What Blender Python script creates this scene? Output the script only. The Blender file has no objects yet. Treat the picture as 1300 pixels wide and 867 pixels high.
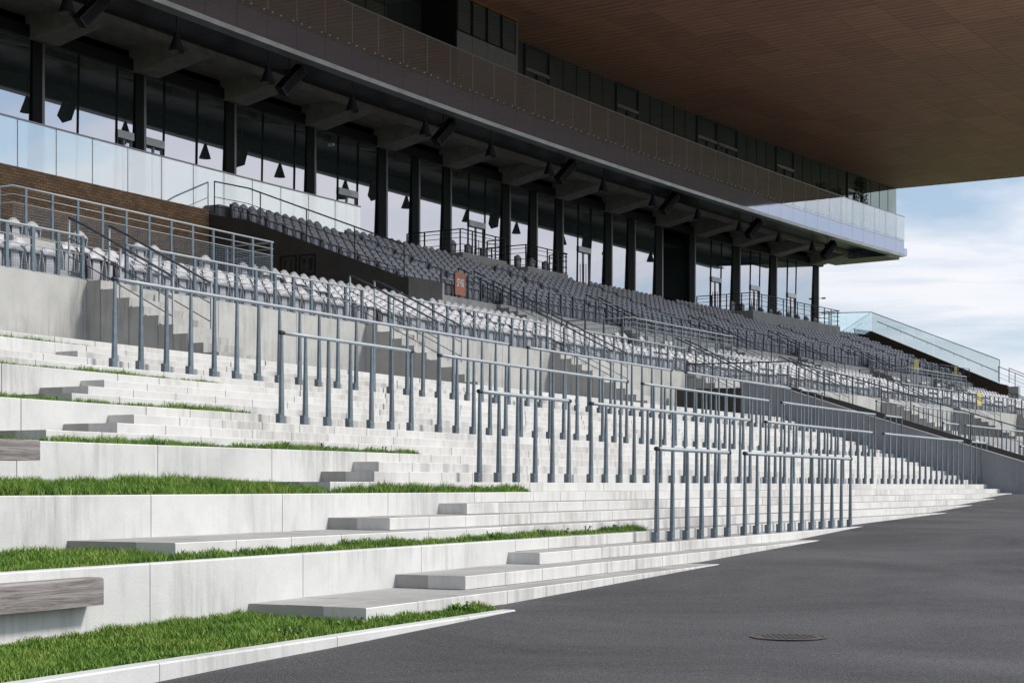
import bpy, math, random
import numpy as np
from mathutils import Vector, Matrix
random.seed(7); np.random.seed(7)
scn = bpy.context.scene
C = scn.collection

# ------------------------------------------------------------------ camera, sky, sun, exposure
F_PX, HOR = 2076.2, 616.93            # focal length and horizon row measured for a 1300 x 867 frame
cam_d = bpy.data.cameras.new('camera'); cam = bpy.data.objects.new('camera', cam_d); C.objects.link(cam)
cam.location = (0, 0, 0); cam.rotation_euler = (math.radians(90), 0, 0)
cam_d.sensor_width = 36.0; cam_d.lens = F_PX / 1300 * 36.0
cam_d.shift_y = (HOR - 433.5) / 1300
cam_d.clip_start = 0.1; cam_d.clip_end = 9000
scn.camera = cam

SUN_EL, SUN_AZ = math.radians(45.5), math.radians(92)   # azimuth clockwise from +Y
w = bpy.data.worlds.new('World'); scn.world = w; w.use_nodes = True
nt = w.node_tree; nt.nodes.clear()
N = nt.nodes.new; L = nt.links.new
out = N('ShaderNodeOutputWorld'); bg = N('ShaderNodeBackground'); bg.inputs[1].default_value = 0.10
sky = N('ShaderNodeTexSky'); sky.sky_type = 'NISHITA'; sky.sun_disc = False
sky.sun_elevation = SUN_EL; sky.sun_rotation = SUN_AZ; sky.air_density = 1.0; sky.dust_density = 0.6; sky.ozone_density = 1.5
tc = N('ShaderNodeTexCoord'); sep = N('ShaderNodeSeparateXYZ'); L(tc.outputs['Generated'], sep.inputs[0])
zz = N('ShaderNodeMath'); zz.operation = 'ADD'; zz.inputs[1].default_value = 0.16; L(sep.outputs[2], zz.inputs[0])
zm = N('ShaderNodeMath'); zm.operation = 'MAXIMUM'; zm.inputs[1].default_value = 0.05; L(zz.outputs[0], zm.inputs[0])
dv = N('ShaderNodeVectorMath'); dv.operation = 'DIVIDE'; cb = N('ShaderNodeCombineXYZ')
for i in range(3): L(zm.outputs[0], cb.inputs[i])
L(tc.outputs['Generated'], dv.inputs[0]); L(cb.outputs[0], dv.inputs[1])
mp = N('ShaderNodeMapping'); mp.inputs['Scale'].default_value = (0.55, 1.0, 1); mp.inputs['Location'].default_value = (3.1, 0.55, 0)
mp.inputs['Rotation'].default_value = (0, 0, math.radians(14))
L(dv.outputs[0], mp.inputs[0])
n1 = N('ShaderNodeTexNoise'); n1.noise_dimensions = '2D'; n1.inputs['Scale'].default_value = 1.15; n1.inputs['Detail'].default_value = 9; n1.inputs['Roughness'].default_value = 0.55
n1.inputs['Distortion'].default_value = 0.35
L(mp.outputs[0], n1.inputs['Vector'])
rp = N('ShaderNodeValToRGB'); rp.color_ramp.elements[0].position = 0.41; rp.color_ramp.elements[1].position = 0.55
L(n1.outputs[0], rp.inputs[0])
n2 = N('ShaderNodeTexNoise'); n2.noise_dimensions = '2D'; n2.inputs['Scale'].default_value = 3.2; n2.inputs['Detail'].default_value = 8
L(mp.outputs[0], n2.inputs['Vector'])
cr = N('ShaderNodeValToRGB'); e = cr.color_ramp.elements
e[0].position = 0.3; e[0].color = (7.9, 8.3, 9.2, 1); e[1].position = 0.62; e[1].color = (9.1, 9.2, 9.6, 1)
L(n2.outputs[0], cr.inputs[0])
# thin haze lifts the low sky towards white
hz = N('ShaderNodeMapRange'); hz.inputs[1].default_value = 0.0; hz.inputs[2].default_value = 0.34; hz.inputs[3].default_value = 0.62; hz.inputs[4].default_value = 0.22
L(sep.outputs[2], hz.inputs[0])
m0 = N('ShaderNodeMix'); m0.data_type = 'RGBA'; L(hz.outputs[0], m0.inputs[0]); L(sky.outputs[0], m0.inputs[6]); m0.inputs[7].default_value = (6.0, 7.5, 9.5, 1)
m1 = N('ShaderNodeMix'); m1.data_type = 'RGBA'; L(rp.outputs[0], m1.inputs[0]); L(m0.outputs[2], m1.inputs[6]); L(cr.outputs[0], m1.inputs[7])
vn = N('ShaderNodeVectorMath'); vn.operation = 'NORMALIZE'; L(tc.outputs['Generated'], vn.inputs[0])
dp_ = N('ShaderNodeVectorMath'); dp_.operation = 'DOT_PRODUCT'; L(vn.outputs[0], dp_.inputs[0]); dp_.inputs[1].default_value = (math.sin(SUN_AZ) * math.cos(SUN_EL), math.cos(SUN_AZ) * math.cos(SUN_EL), math.sin(SUN_EL))
gl = N('ShaderNodeMapRange'); gl.interpolation_type = 'SMOOTHSTEP'; gl.inputs[1].default_value = 0.1; gl.inputs[2].default_value = 1.0; gl.inputs[3].default_value = 1.0; gl.inputs[4].default_value = 1.55; L(dp_.outputs['Value'], gl.inputs[0])
sc_ = N('ShaderNodeVectorMath'); sc_.operation = 'SCALE'; L(m1.outputs[2], sc_.inputs[0]); L(gl.outputs[0], sc_.inputs['Scale'])
L(sc_.outputs[0], bg.inputs[0])
cf = N('ShaderNodeMapRange'); cf.inputs[1].default_value = 0.30; cf.inputs[2].default_value = 0.75; cf.inputs[3].default_value = 1.0; cf.inputs[4].default_value = 0.35
L(sep.outputs[2], cf.inputs[0]); cm = N('ShaderNodeMath'); cm.operation = 'MULTIPLY'; L(rp.outputs[0], cm.inputs[0]); L(cf.outputs[0], cm.inputs[1]); L(cm.outputs[0], m1.inputs[0]); L(bg.outputs[0], out.inputs[0])

sl = bpy.data.lights.new('sun', 'SUN'); sl.energy = 3.9; sl.angle = math.radians(10); sl.color = (1, 0.955, 0.89)
so = bpy.data.objects.new('sun', sl); C.objects.link(so)
sd = Vector((math.sin(SUN_AZ) * math.cos(SUN_EL), math.cos(SUN_AZ) * math.cos(SUN_EL), math.sin(SUN_EL)))
so.rotation_euler = sd.to_track_quat('Z', 'Y').to_euler(); so.location = (60, -20, 60)
scn.view_settings.view_transform = 'Standard'; scn.view_settings.look = 'None'
scn.view_settings.exposure = 0.0; scn.view_settings.gamma = 1.0
scn.cycles.max_bounces = 7; scn.cycles.transparent_max_bounces = 12; scn.cycles.glossy_bounces = 4

# ------------------------------------------------------------------ the plan: everything follows one gently curving line
# s = metres along the stand, d = metres back from the line of the eye-level step, z = height above the eye
T, R, Z0, D0 = 0.4333, 0.145, 0.0572, 25.03
SS = np.linspace(-80, 200, 5601)
TH = np.interp(SS, [-20, 0, 15, 30, 50, 75, 105, 150], [0.46503, 0.47385, 0.49785, 0.51961, 0.5661, 0.60174, 0.67314, 0.78964])
_p = np.pad(TH, 20, mode='edge'); TH = np.convolve(_p, np.ones(41) / 41, 'valid')
_ds = SS[1] - SS[0]
CX = np.concatenate([[0], np.cumsum(np.sin((TH[1:] + TH[:-1]) / 2)) * _ds]); CY = np.concatenate([[0], np.cumsum(np.cos((TH[1:] + TH[:-1]) / 2)) * _ds])
_i = int(np.argmin(abs(SS))); CX -= CX[_i]; CY += D0 - CY[_i]
def th(s): return float(np.interp(s, SS, TH))
def P(s, d, z=0.0):
    a = th(s)
    return Vector((float(np.interp(s, SS, CX)) - math.cos(a) * d, float(np.interp(s, SS, CY)) + math.sin(a) * d, z))
def Pn(s, d):
    a = np.interp(s, SS, TH)
    return np.interp(s, SS, CX) - np.cos(a) * d, np.interp(s, SS, CY) + np.sin(a) * d
def rot(s): return math.pi / 2 - th(s)          # local x along the stand, local y back, z up
def lv(n): return Z0 + n * R

_tx = [-80, -20, -14, -12.4, -10.8, -7.8, -.5, 5.6, 10, 19, 23.6, 28.2, 31.4, 36, 60, 200]
_tz = [-2.3, -1.5, -1.385, -1.345, -1.318, -1.25, -1.10, -.962, -.812, -.667, -.522, -.378, -.26, -.22, -.2, -.2]
def tar(s, d): return np.interp(s, _tx, _tz) + 0.006 * (np.minimum(d, -1.5) + 1.5)

# ------------------------------------------------------------------ materials
def mat(name): 
    m = bpy.data.materials.new(name); m.use_nodes = True
    return m, m.node_tree, m.node_tree.nodes['Principled BSDF']
def simple(name, col, rough=.6, metal=0.0, noise=0.0, scale=4.0, bump=0.0, bscale=60.0, stretch=(1, 1, 1), spec=.5, rnd=0.0, coord='Object'):
    m, t_, b = mat(name); b.inputs['Roughness'].default_value = rough; b.inputs['Metallic'].default_value = metal
    b.inputs['Specular IOR Level'].default_value = spec
    b.inputs['Base Color'].default_value = (*col, 1)
    n = t_.nodes.new; l = t_.links.new
    tcn = n('ShaderNodeTexCoord'); mpn = n('ShaderNodeMapping'); mpn.inputs['Scale'].default_value = stretch
    if rnd > 0:
        oi = n('ShaderNodeObjectInfo'); ml = n('ShaderNodeMath'); ml.operation = 'MULTIPLY'; ml.inputs[1].default_value = 61.0
        l(oi.outputs['Random'], ml.inputs[0]); l(ml.outputs[0], mpn.inputs['Location'])
    l(tcn.outputs[coord], mpn.inputs[0])
    src = None
    if noise > 0:
        nn = n('ShaderNodeTexNoise'); nn.inputs['Scale'].default_value = scale; nn.inputs['Detail'].default_value = 8; nn.inputs['Roughness'].default_value = .62
        l(mpn.outputs[0], nn.inputs['Vector'])
        mr = n('ShaderNodeMapRange'); mr.inputs[1].default_value = .28; mr.inputs[2].default_value = .72
        mr.inputs[3].default_value = 1 - noise; mr.inputs[4].default_value = 1 + noise * .6
        l(nn.outputs[0], mr.inputs[0]); src = mr.outputs[0]
        if rnd > 0:
            r2 = n('ShaderNodeMapRange'); r2.inputs[3].default_value = 1 - rnd; r2.inputs[4].default_value = 1 + rnd * .6
            l(oi.outputs['Random'], r2.inputs[0]); mm = n('ShaderNodeMath'); mm.operation = 'MULTIPLY'; l(src, mm.inputs[0]); l(r2.outputs[0], mm.inputs[1]); src = mm.outputs[0]
        vm = n('ShaderNodeVectorMath'); vm.operation = 'SCALE'; vm.inputs[0].default_value = col; l(src, vm.inputs['Scale']); l(vm.outputs[0], b.inputs['Base Color'])
    if bump > 0:
        nb = n('ShaderNodeTexNoise'); nb.inputs['Scale'].default_value = bscale; nb.inputs['Detail'].default_value = 6; l(mpn.outputs[0], nb.inputs['Vector'])
        bp = n('ShaderNodeBump'); bp.inputs['Strength'].default_value = bump; bp.inputs['Distance'].default_value = .02; l(nb.outputs[0], bp.inputs['Height']); l(bp.outputs[0], b.inputs['Normal'])
    return m

def stone(name, col, dirt, amt, streak=True):
    """pale cast stone: cloudy tone, vertical dirt streaks, brownish grime"""
    m, t_, b = mat(name); n = t_.nodes.new; l = t_.links.new
    b.inputs['Roughness'].default_value = .85; b.inputs['Specular IOR Level'].default_value = .25
    g = n('ShaderNodeNewGeometry'); oi = n('ShaderNodeObjectInfo')
    a = n('ShaderNodeTexNoise'); a.inputs['Scale'].default_value = 1.7; a.inputs['Detail'].default_value = 9; a.inputs['Roughness'].default_value = .65; l(g.outputs['Position'], a.inputs['Vector'])
    mpn = n('ShaderNodeMapping'); mpn.inputs['Scale'].default_value = (5, 5, .5) if streak else (1, 1, 1); l(g.outputs['Position'], mpn.inputs[0])
    s_ = n('ShaderNodeTexNoise'); s_.inputs['Scale'].default_value = 1.6; s_.inputs['Detail'].default_value = 8; s_.inputs['Roughness'].default_value = .7; l(mpn.outputs[0], s_.inputs['Vector'])
    big = n('ShaderNodeTexNoise'); big.inputs['Scale'].default_value = .42; big.inputs['Detail'].default_value = 3; l(g.outputs['Position'], big.inputs['Vector'])
    mu = n('ShaderNodeMath'); mu.operation = 'MULTIPLY'; l(s_.outputs[0], mu.inputs[0]); l(big.outputs[0], mu.inputs[1])
    r1 = n('ShaderNodeMapRange'); r1.inputs[1].default_value = .24; r1.inputs[2].default_value = .42; r1.inputs[3].default_value = 0; r1.inputs[4].default_value = amt
    l(mu.outputs[0], r1.inputs[0])
    ra = n('ShaderNodeMapRange'); ra.inputs[1].default_value = .3; ra.inputs[2].default_value = .7; ra.inputs[3].default_value = .86; ra.inputs[4].default_value = 1.06; l(a.outputs[0], ra.inputs[0])
    ro = n('ShaderNodeMapRange'); ro.inputs[3].default_value = .95; ro.inputs[4].default_value = 1.03; l(oi.outputs['Random'], ro.inputs[0])
    mm = n('ShaderNodeMath'); mm.operation = 'MULTIPLY'; l(ra.outputs[0], mm.inputs[0]); l(ro.outputs[0], mm.inputs[1])
    vm = n('ShaderNodeVectorMath'); vm.operation = 'SCALE'; vm.inputs[0].default_value = col; l(mm.outputs[0], vm.inputs['Scale'])
    mx = n('ShaderNodeMix'); mx.data_type = 'RGBA'; l(r1.outputs[0], mx.inputs[0]); l(vm.outputs[0], mx.inputs[6]); mx.inputs[7].default_value = (*dirt, 1)
    l(mx.outputs[2], b.inputs['Base Color'])
    f = n('ShaderNodeTexNoise'); f.inputs['Scale'].default_value = 45; f.inputs['Detail'].default_value = 5; l(g.outputs['Position'], f.inputs['Vector'])
    bp = n('ShaderNodeBump'); bp.inputs['Strength'].default_value = .25; bp.inputs['Distance'].default_value = .01; l(f.outputs[0], bp.inputs['Height']); l(bp.outputs[0], b.inputs['Normal'])
    return m
def glass(name, glossy, trans, fac, rough=.0, tint_mix=None):
    m = bpy.data.materials.new(name); m.use_nodes = True; t_ = m.node_tree; t_.nodes.clear(); n = t_.nodes.new; l = t_.links.new
    o = n('ShaderNodeOutputMaterial'); g = n('ShaderNodeBsdfGlossy'); g.inputs[0].default_value = (*glossy, 1); g.inputs['Roughness'].default_value = rough
    if trans is None:
        b = n('ShaderNodeBsdfDiffuse'); b.inputs[0].default_value = (.08, .105, .10, 1)
    else:
        b = n('ShaderNodeBsdfTransparent'); b.inputs[0].default_value = (*trans, 1)
    mx = n('ShaderNodeMixShader')
    fr = n('ShaderNodeFresnel'); fr.inputs[0].default_value = 1.5
    mr = n('ShaderNodeMapRange'); mr.inputs[1].default_value = 0; mr.inputs[2].default_value = .5; mr.inputs[3].default_value = fac; mr.inputs[4].default_value = min(1, fac + .35)
    l(fr.outputs[0], mr.inputs[0]); l(mr.outputs[0], mx.inputs[0]); l(b.outputs[0], mx.inputs[1]); l(g.outputs[0], mx.inputs[2])
    last = mx
    if tint_mix:
        df = n('ShaderNodeBsdfDiffuse'); df.inputs[0].default_value = (*tint_mix[0], 1); m2 = n('ShaderNodeMixShader'); m2.inputs[0].default_value = tint_mix[1]
        l(mx.outputs[0], m2.inputs[1]); l(df.outputs[0], m2.inputs[2]); last = m2
    l(last.outputs[0], o.inputs[0]); return m

M = {}
M['slab'] = stone('pale_stone', (.61, .60, .575), (.27, .25, .225), .62)
M['tread'] = stone('dimmed_worn_tread', (.37, .36, .34), (.20, .19, .17), .7, streak=False)  # weathered tops; riser-to-tread light contrast is put into this darker colour
M['paver'] = stone('paver_stone', (.36, .35, .335), (.2, .19, .17), .6, streak=False)
M['wall'] = stone('cast_wall_panel', (.59, .585, .565), (.30, .29, .27), .7)
M['conc'] = stone('seating_wall_concrete', (.44, .435, .41), (.24, .235, .22), .8)
M['deck'] = stone('deck_concrete', (.33, .33, .33), (.2, .2, .2), .5, streak=False)
M['rampwall'] = stone('ramp_concrete', (.30, .31, .33), (.2, .2, .21), .5)
M['dark_conc'] = simple('dark_cladding', (.075, .068, .062), .8, noise=.25, scale=1.5, bump=.1)
M['beam'] = simple('beam_concrete', (.34, .32, .28), .85, noise=.3, scale=2, bump=.2)
M['steel'] = simple('galvanised_post', (.145, .183, .21), .5, .35, noise=.28, scale=9, rnd=.14, coord='Object')
M['rail'] = simple('galvanised_tube', (.36, .40, .42), .55, .25, noise=.15, scale=12)
M['rail_dark'] = simple('painted_rail', (.055, .07, .083), .5, .3, noise=.2, scale=8)
M['black'] = simple('black_metal', (.012, .013, .015), .5, .1)
M['column'] = simple('black_column', (.005, .0055, .0065), .8, .0, noise=.3, scale=2)
M['jamb'] = simple('aluminium_jamb', (.24, .23, .23), .4, .6)
M['seat'] = simple('seat_shell', (.44, .44, .46), .45, 0, noise=.10, scale=5, rnd=.05)
M['pan'] = simple('seat_pan_underside', (.40, .40, .43), .5, 0, noise=.08, scale=6, rnd=.06)
M['seat_frame'] = simple('seat_frame', (.045, .045, .05), .5)
M['seat_dark'] = simple('seat_bracket_gap_shade', (.05, .052, .058), .5, .2)
M['glaz'] = glass('coated_glass', (.74, .74, .79), None, .55)
M['fence_glass'] = glass('fence_glass', (.96, .97, .96), (.86, .93, .915), .42, tint_mix=((.70, .74, .73), .15))
M['end_glass'] = glass('end_glass', (.90, .97, .98), (.94, .98, .985), .06, tint_mix=((.8, .9, .92), .06))
M['balc_glass'] = glass('balcony_glass', (.84, .87, .89), (.82, .84, .83), .30, tint_mix=((.45, .46, .47), .07))
M['edge'] = simple('rail_cap', (.32, .30, .29), .4, .7)
M['trim'] = simple('steel_trim', (.50, .51, .50), .4, .6, noise=.25, scale=1.2)
M['grass'] = simple('grass_blade', (.175, .27, .035), .6, 0, noise=.7, scale=2.6, rnd=0, spec=.3, coord='Object')
gt = M['grass'].node_tree; gb = gt.nodes['Principled BSDF']; g_ = gt.nodes.new('ShaderNodeNewGeometry')
gn = gt.nodes.new('ShaderNodeTexNoise'); gn.inputs['Scale'].default_value = 1.9; gn.inputs['Detail'].default_value = 7; gn.inputs['Roughness'].default_value = .7; gt.links.new(g_.outputs['Position'], gn.inputs['Vector'])
gr_ = gt.nodes.new('ShaderNodeValToRGB'); ge = gr_.color_ramp.elements; ge[0].position = .32; ge[0].color = (.065, .15, .02, 1); ge[1].position = .52; ge[1].color = (.15, .265, .035, 1)
g3 = ge.new(.66); g3.color = (.24, .30, .06, 1); g4 = ge.new(.78); g4.color = (.33, .29, .11, 1)
gt.links.new(gn.outputs[0], gr_.inputs[0]); gt.links.new(gr_.outputs[0], gb.inputs['Base Color'])
M['soil'] = simple('lawn_soil', (.05, .075, .022), .95, 0, noise=.4, scale=9, bump=.6, bscale=30)
M['field'] = simple('far_field', (.10, .13, .06), .95, 0, noise=.4, scale=.02)
M['iron'] = simple('cast_iron', (.10, .085, .078), .8, .3, noise=.3, scale=30)
M['white_print'] = simple('white_print', (.8, .8, .8), .6)
M['orange'] = simple('orange_board', (.48, .17, .10), .6, noise=.15, scale=6)
M['yellow'] = simple('yellow_board', (.55, .44, .13), .6, noise=.12, scale=6)
M['leaf'] = simple('shrub_leaf', (.03, .07, .02), .6, noise=.5, scale=6)
M['teal'] = simple('teal_reflection_pot', (.05, .28, .22), .5)
M['lens'] = simple('lamp_reflector', (.10, .105, .11), .35, .5)

# fascia: mirror-like metal sheet
m, t_, b = mat('fascia_sheet'); M['fascia'] = m
b.inputs['Base Color'].default_value = (.37, .40, .49, 1); b.inputs['Metallic'].default_value = .8; b.inputs['Roughness'].default_value = .045
# asphalt
m, t_, b = mat('asphalt'); M['asphalt'] = m; n = t_.nodes.new; l = t_.links.new
b.inputs['Roughness'].default_value = .82; b.inputs['Specular IOR Level'].default_value = .35
g = n('ShaderNodeNewGeometry'); a1 = n('ShaderNodeTexNoise'); a1.inputs['Scale'].default_value = .22; a1.inputs['Detail'].default_value = 9; a1.inputs['Roughness'].default_value = .68; a1.inputs['Distortion'].default_value = .8; l(g.outputs['Position'], a1.inputs['Vector'])
a2 = n('ShaderNodeTexNoise'); a2.inputs['Scale'].default_value = 38; a2.inputs['Detail'].default_value = 6; a2.inputs['Roughness'].default_value = .8; l(g.outputs['Position'], a2.inputs['Vector'])
a3 = n('ShaderNodeTexVoronoi'); a3.inputs['Scale'].default_value = 75; l(g.outputs['Position'], a3.inputs['Vector'])
q1 = n('ShaderNodeMapRange'); q1.inputs[1].default_value = .3; q1.inputs[2].default_value = .7; q1.inputs[3].default_value = .55; q1.inputs[4].default_value = 1.6; l(a1.outputs[0], q1.inputs[0])
q2 = n('ShaderNodeMapRange'); q2.inputs[1].default_value = .3; q2.inputs[2].default_value = .75; q2.inputs[3].default_value = .2; q2.inputs[4].default_value = 2.1; l(a2.outputs[0], q2.inputs[0])
qm = n('ShaderNodeMath'); qm.operation = 'MULTIPLY'; l(q1.outputs[0], qm.inputs[0]); l(q2.outputs[0], qm.inputs[1])
vm = n('ShaderNodeVectorMath'); vm.operation = 'SCALE'; vm.inputs[0].default_value = (.062, .060, .061); l(qm.outputs[0], vm.inputs['Scale']); l(vm.outputs[0], b.inputs['Base Color'])
bp = n('ShaderNodeBump'); bp.inputs['Strength'].default_value = .8; bp.inputs['Distance'].default_value = .01; l(a3.outputs[0], bp.inputs['Height']); l(bp.outputs[0], b.inputs['Normal'])
# brick: courses in the plane of the wall (UV written in metres)
m, t_, b = mat('tan_brick'); M['brick'] = m; n = t_.nodes.new; l = t_.links.new
uv = n('ShaderNodeUVMap'); br = n('ShaderNodeTexBrick'); l(uv.outputs[0], br.inputs[0]); br.inputs['Scale'].default_value = 1.0
br.inputs['Brick Width'].default_value = .26; br.inputs['Row Height'].default_value = .105; br.inputs['Mortar Size'].default_value = .011
br.inputs['Color1'].default_value = (.42, .25, .13, 1); br.inputs['Color2'].default_value = (.24, .135, .075, 1); br.inputs['Mortar'].default_value = (.13, .10, .08, 1); br.inputs['Bias'].default_value = -.25
nz = n('ShaderNodeTexNoise'); nz.inputs['Scale'].default_value = 1.3; l(uv.outputs[0], nz.inputs['Vector']); rz = n('ShaderNodeMapRange'); rz.inputs[3].default_value = .6; rz.inputs[4].default_value = 1.35; l(nz.outputs[0], rz.inputs[0])
vs = n('ShaderNodeVectorMath'); vs.operation = 'SCALE'; l(br.outputs[0], vs.inputs[0]); l(rz.outputs[0], vs.inputs['Scale']); l(vs.outputs[0], b.inputs['Base Color'])
bp = n('ShaderNodeBump'); bp.inputs['Strength'].default_value = .7; bp.inputs['Distance'].default_value = .01; bp.invert = True; l(br.outputs[1], bp.inputs['Height']); l(bp.outputs[0], b.inputs['Normal'])
b.inputs['Roughness'].default_value = .9
# roof soffit: brown boards with fine grooves running out from the building
m, t_, b = mat('brown_boards'); M['soffit'] = m; n = t_.nodes.new; l = t_.links.new
tcn = n('ShaderNodeTexCoord'); wv = n('ShaderNodeTexWave'); wv.bands_direction = 'X'; wv.inputs['Scale'].default_value = .55; wv.inputs['Distortion'].default_value = .0
l(tcn.outputs['Object'], wv.inputs[0])
mpn = n('ShaderNodeMapping'); mpn.inputs['Scale'].default_value = (9, .5, 1); oi = n('ShaderNodeObjectInfo'); ml = n('ShaderNodeMath'); ml.operation = 'MULTIPLY'; ml.inputs[1].default_value = 40; l(oi.outputs['Random'], ml.inputs[0]); l(ml.outputs[0], mpn.inputs['Location'])
l(tcn.outputs['Object'], mpn.inputs[0]); nz = n('ShaderNodeTexNoise'); nz.inputs['Scale'].default_value = 1; nz.inputs['Detail'].default_value = 6; l(mpn.outputs[0], nz.inputs['Vector'])
r1 = n('ShaderNodeMapRange'); r1.inputs[1].default_value = .3; r1.inputs[2].default_value = .7; r1.inputs[3].default_value = .75; r1.inputs[4].default_value = 1.25; l(nz.outputs[0], r1.inputs[0])
r2 = n('ShaderNodeMapRange'); r2.inputs[1].default_value = 0; r2.inputs[2].default_value = .25; r2.inputs[3].default_value = .62; r2.inputs[4].default_value = 1; l(wv.outputs[1], r2.inputs[0])
r3 = n('ShaderNodeMapRange'); r3.inputs[3].default_value = .9; r3.inputs[4].default_value = 1.1; l(oi.outputs['Random'], r3.inputs[0])
x1 = n('ShaderNodeMath'); x1.operation = 'MULTIPLY'; l(r1.outputs[0], x1.inputs[0]); l(r2.outputs[0], x1.inputs[1])
x2 = n('ShaderNodeMath'); x2.operation = 'MULTIPLY'; l(x1.outputs[0], x2.inputs[0]); l(r3.outputs[0], x2.inputs[1])
vs = n('ShaderNodeVectorMath'); vs.operation = 'SCALE'; vs.inputs[0].default_value = (.42, .215, .135); l(x2.outputs[0], vs.inputs['Scale']); l(vs.outputs[0], b.inputs['Base Color']); b.inputs['Roughness'].default_value = .6
# weathered timber
m, t_, b = mat('weathered_timber'); M['timber'] = m; n = t_.nodes.new; l = t_.links.new
tcn = n('ShaderNodeTexCoord'); mpn = n('ShaderNodeMapping'); mpn.inputs['Scale'].default_value = (.55, 6, 9); l(tcn.outputs['Object'], mpn.inputs[0])
nz = n('ShaderNodeTexNoise'); nz.inputs['Scale'].default_value = 2.2; nz.inputs['Detail'].default_value = 10; nz.inputs['Roughness'].default_value = .7; nz.inputs['Distortion'].default_value = 1.2; l(mpn.outputs[0], nz.inputs['Vector'])
crn = n('ShaderNodeValToRGB'); ee = crn.color_ramp.elements; ee[0].position = .3; ee[0].color = (.055, .046, .042, 1); ee[1].position = .66; ee[1].color = (.35, .32, .30, 1); l(nz.outputs[0], crn.inputs[0]); l(crn.outputs[0], b.inputs['Base Color'])
bp = n('ShaderNodeBump'); bp.inputs['Strength'].default_value = .6; bp.inputs['Distance'].default_value = .02; l(nz.outputs[0], bp.inputs['Height']); l(bp.outputs[0], b.inputs['Normal']); b.inputs['Roughness'].default_value = .9

# ------------------------------------------------------------------ geometry helpers
class MB:
    def __init__(s): s.v = []; s.f = []; s.m = []; s.mats = []; s.uv = None
    def _mi(s, m):
        if m not in s.mats: s.mats.append(m)
        return s.mats.index(m)
    def add(s, vs, fs, m):
        k = len(s.v); s.v += [tuple(v) for v in vs]; i = s._mi(m)
        for f in fs: s.f.append(tuple(a + k for a in f)); s.m.append(i)
    def box(s, x0, x1, y0, y1, z0, z1, m, top=None):
        """axis box; top=(x0,x1,y0,y1) tapers it"""
        t = top or (x0, x1, y0, y1)
        s.add([(x0, y0, z0), (x1, y0, z0), (x1, y1, z0), (x0, y1, z0), (t[0], t[2], z1), (t[1], t[2], z1), (t[1], t[3], z1), (t[0], t[3], z1)],
              [(0, 3, 2, 1), (4, 5, 6, 7), (0, 1, 5, 4), (1, 2, 6, 5), (2, 3, 7, 6), (3, 0, 4, 7)], m)
    def cbox(s, x0, x1, y0, y1, z0, z1, m, c=.008):
        """box with a chamfered top front edge"""
        s.add([(x0, y0, z0), (x1, y0, z0), (x1, y1, z0), (x0, y1, z0), (x0, y0, z1 - c), (x1, y0, z1 - c), (x0, y0 + c, z1), (x1, y0 + c, z1), (x1, y1, z1), (x0, y1, z1)],
              [(0, 3, 2, 1), (0, 1, 5, 4), (4, 5, 7, 6), (6, 7, 8, 9), (1, 2, 8, 7, 5), (2, 3, 9, 8), (3, 0, 4, 6, 9)], m)
    def sweep(s, prof, s0, s1, m, step=2.0, org=Vector((0, 0, 0))):
        n = max(1, int(math.ceil(abs(s1 - s0) / step))); k = len(prof); vs = []; fs = []
        for i in range(n + 1):
            a = s0 + (s1 - s0) * i / n
            for (d, z) in prof: vs.append(P(a, d, z) - org)
        for i in range(n):
            for j in range(k):
                j2 = (j + 1) % k
                fs.append((i * k + j, (i + 1) * k + j, (i + 1) * k + j2, i * k + j2))
        fs.append(tuple(range(k))[::1]); fs.append(tuple(n * k + j for j in range(k))[::-1])
        s.add(vs, fs, m)
    def rsweep(s, d0, d1, z0, z1, s0, s1, m, step=2.0, org=Vector((0, 0, 0))):
        s.sweep([(d0, z0), (d0, z1), (d1, z1), (d1, z0)], s0, s1, m, step, org)
    def tube(s, pts, r, m, n=6, org=Vector((0, 0, 0))):
        pts = [Vector(p) - org for p in pts]; vs = []; fs = []
        for i, p in enumerate(pts):
            a = pts[max(0, i - 1)]; b_ = pts[min(len(pts) - 1, i + 1)]; dr = (b_ - a).normalized()
            up = Vector((0, 0, 1)) if abs(dr.z) < .95 else Vector((1, 0, 0))
            x = dr.cross(up).normalized(); y = x.cross(dr).normalized()
            for j in range(n):
                an = 2 * math.pi * j / n; vs.append(p + x * r * math.cos(an) + y * r * math.sin(an))
        for i in range(len(pts) - 1):
            for j in range(n): fs.append((i * n + j, i * n + (j + 1) % n, (i + 1) * n + (j + 1) % n, (i + 1) * n + j))
        fs.append(tuple(range(n))[::-1]); fs.append(tuple((len(pts) - 1) * n + j for j in range(n)))
        s.add(vs, fs, m)
    def mesh(s, name, smooth=False):
        me = bpy.data.meshes.new(name); me.from_pydata(s.v, [], s.f)
        for m in s.mats: me.materials.append(m)
        me.polygons.foreach_set('material_index', s.m)
        if smooth: me.polygons.foreach_set('use_smooth', [True] * len(s.f))
        me.update(); return me
def link(name, me, parent=None, loc=None, rz=None):
    o = bpy.data.objects.new(name, me); C.objects.link(o)
    if parent: o.parent = parent
    if loc is not None: o.location = loc
    if rz is not None: o.rotation_euler = (0, 0, rz)
    return o
def build(mb, name, parent=None, loc=None, rz=None, smooth=False): return link(name, mb.mesh(name, smooth), parent, loc, rz)
def thing(name, label, cat, loc=(0, 0, 0), rz=0, group=None):
    o = bpy.data.objects.new(name, None); C.objects.link(o); o.empty_display_size = .3
    o.location = loc; o.rotation_euler = (0, 0, rz); o['label'] = label; o['category'] = cat
    if group: o['group'] = group
    return o
def tag(o, label, cat, group=None):
    o['label'] = label; o['category'] = cat
    if group: o['group'] = group
    return o
def structure(o): o['kind'] = 'structure'; return o
def stuff(o): o['kind'] = 'stuff'; return o
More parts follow.
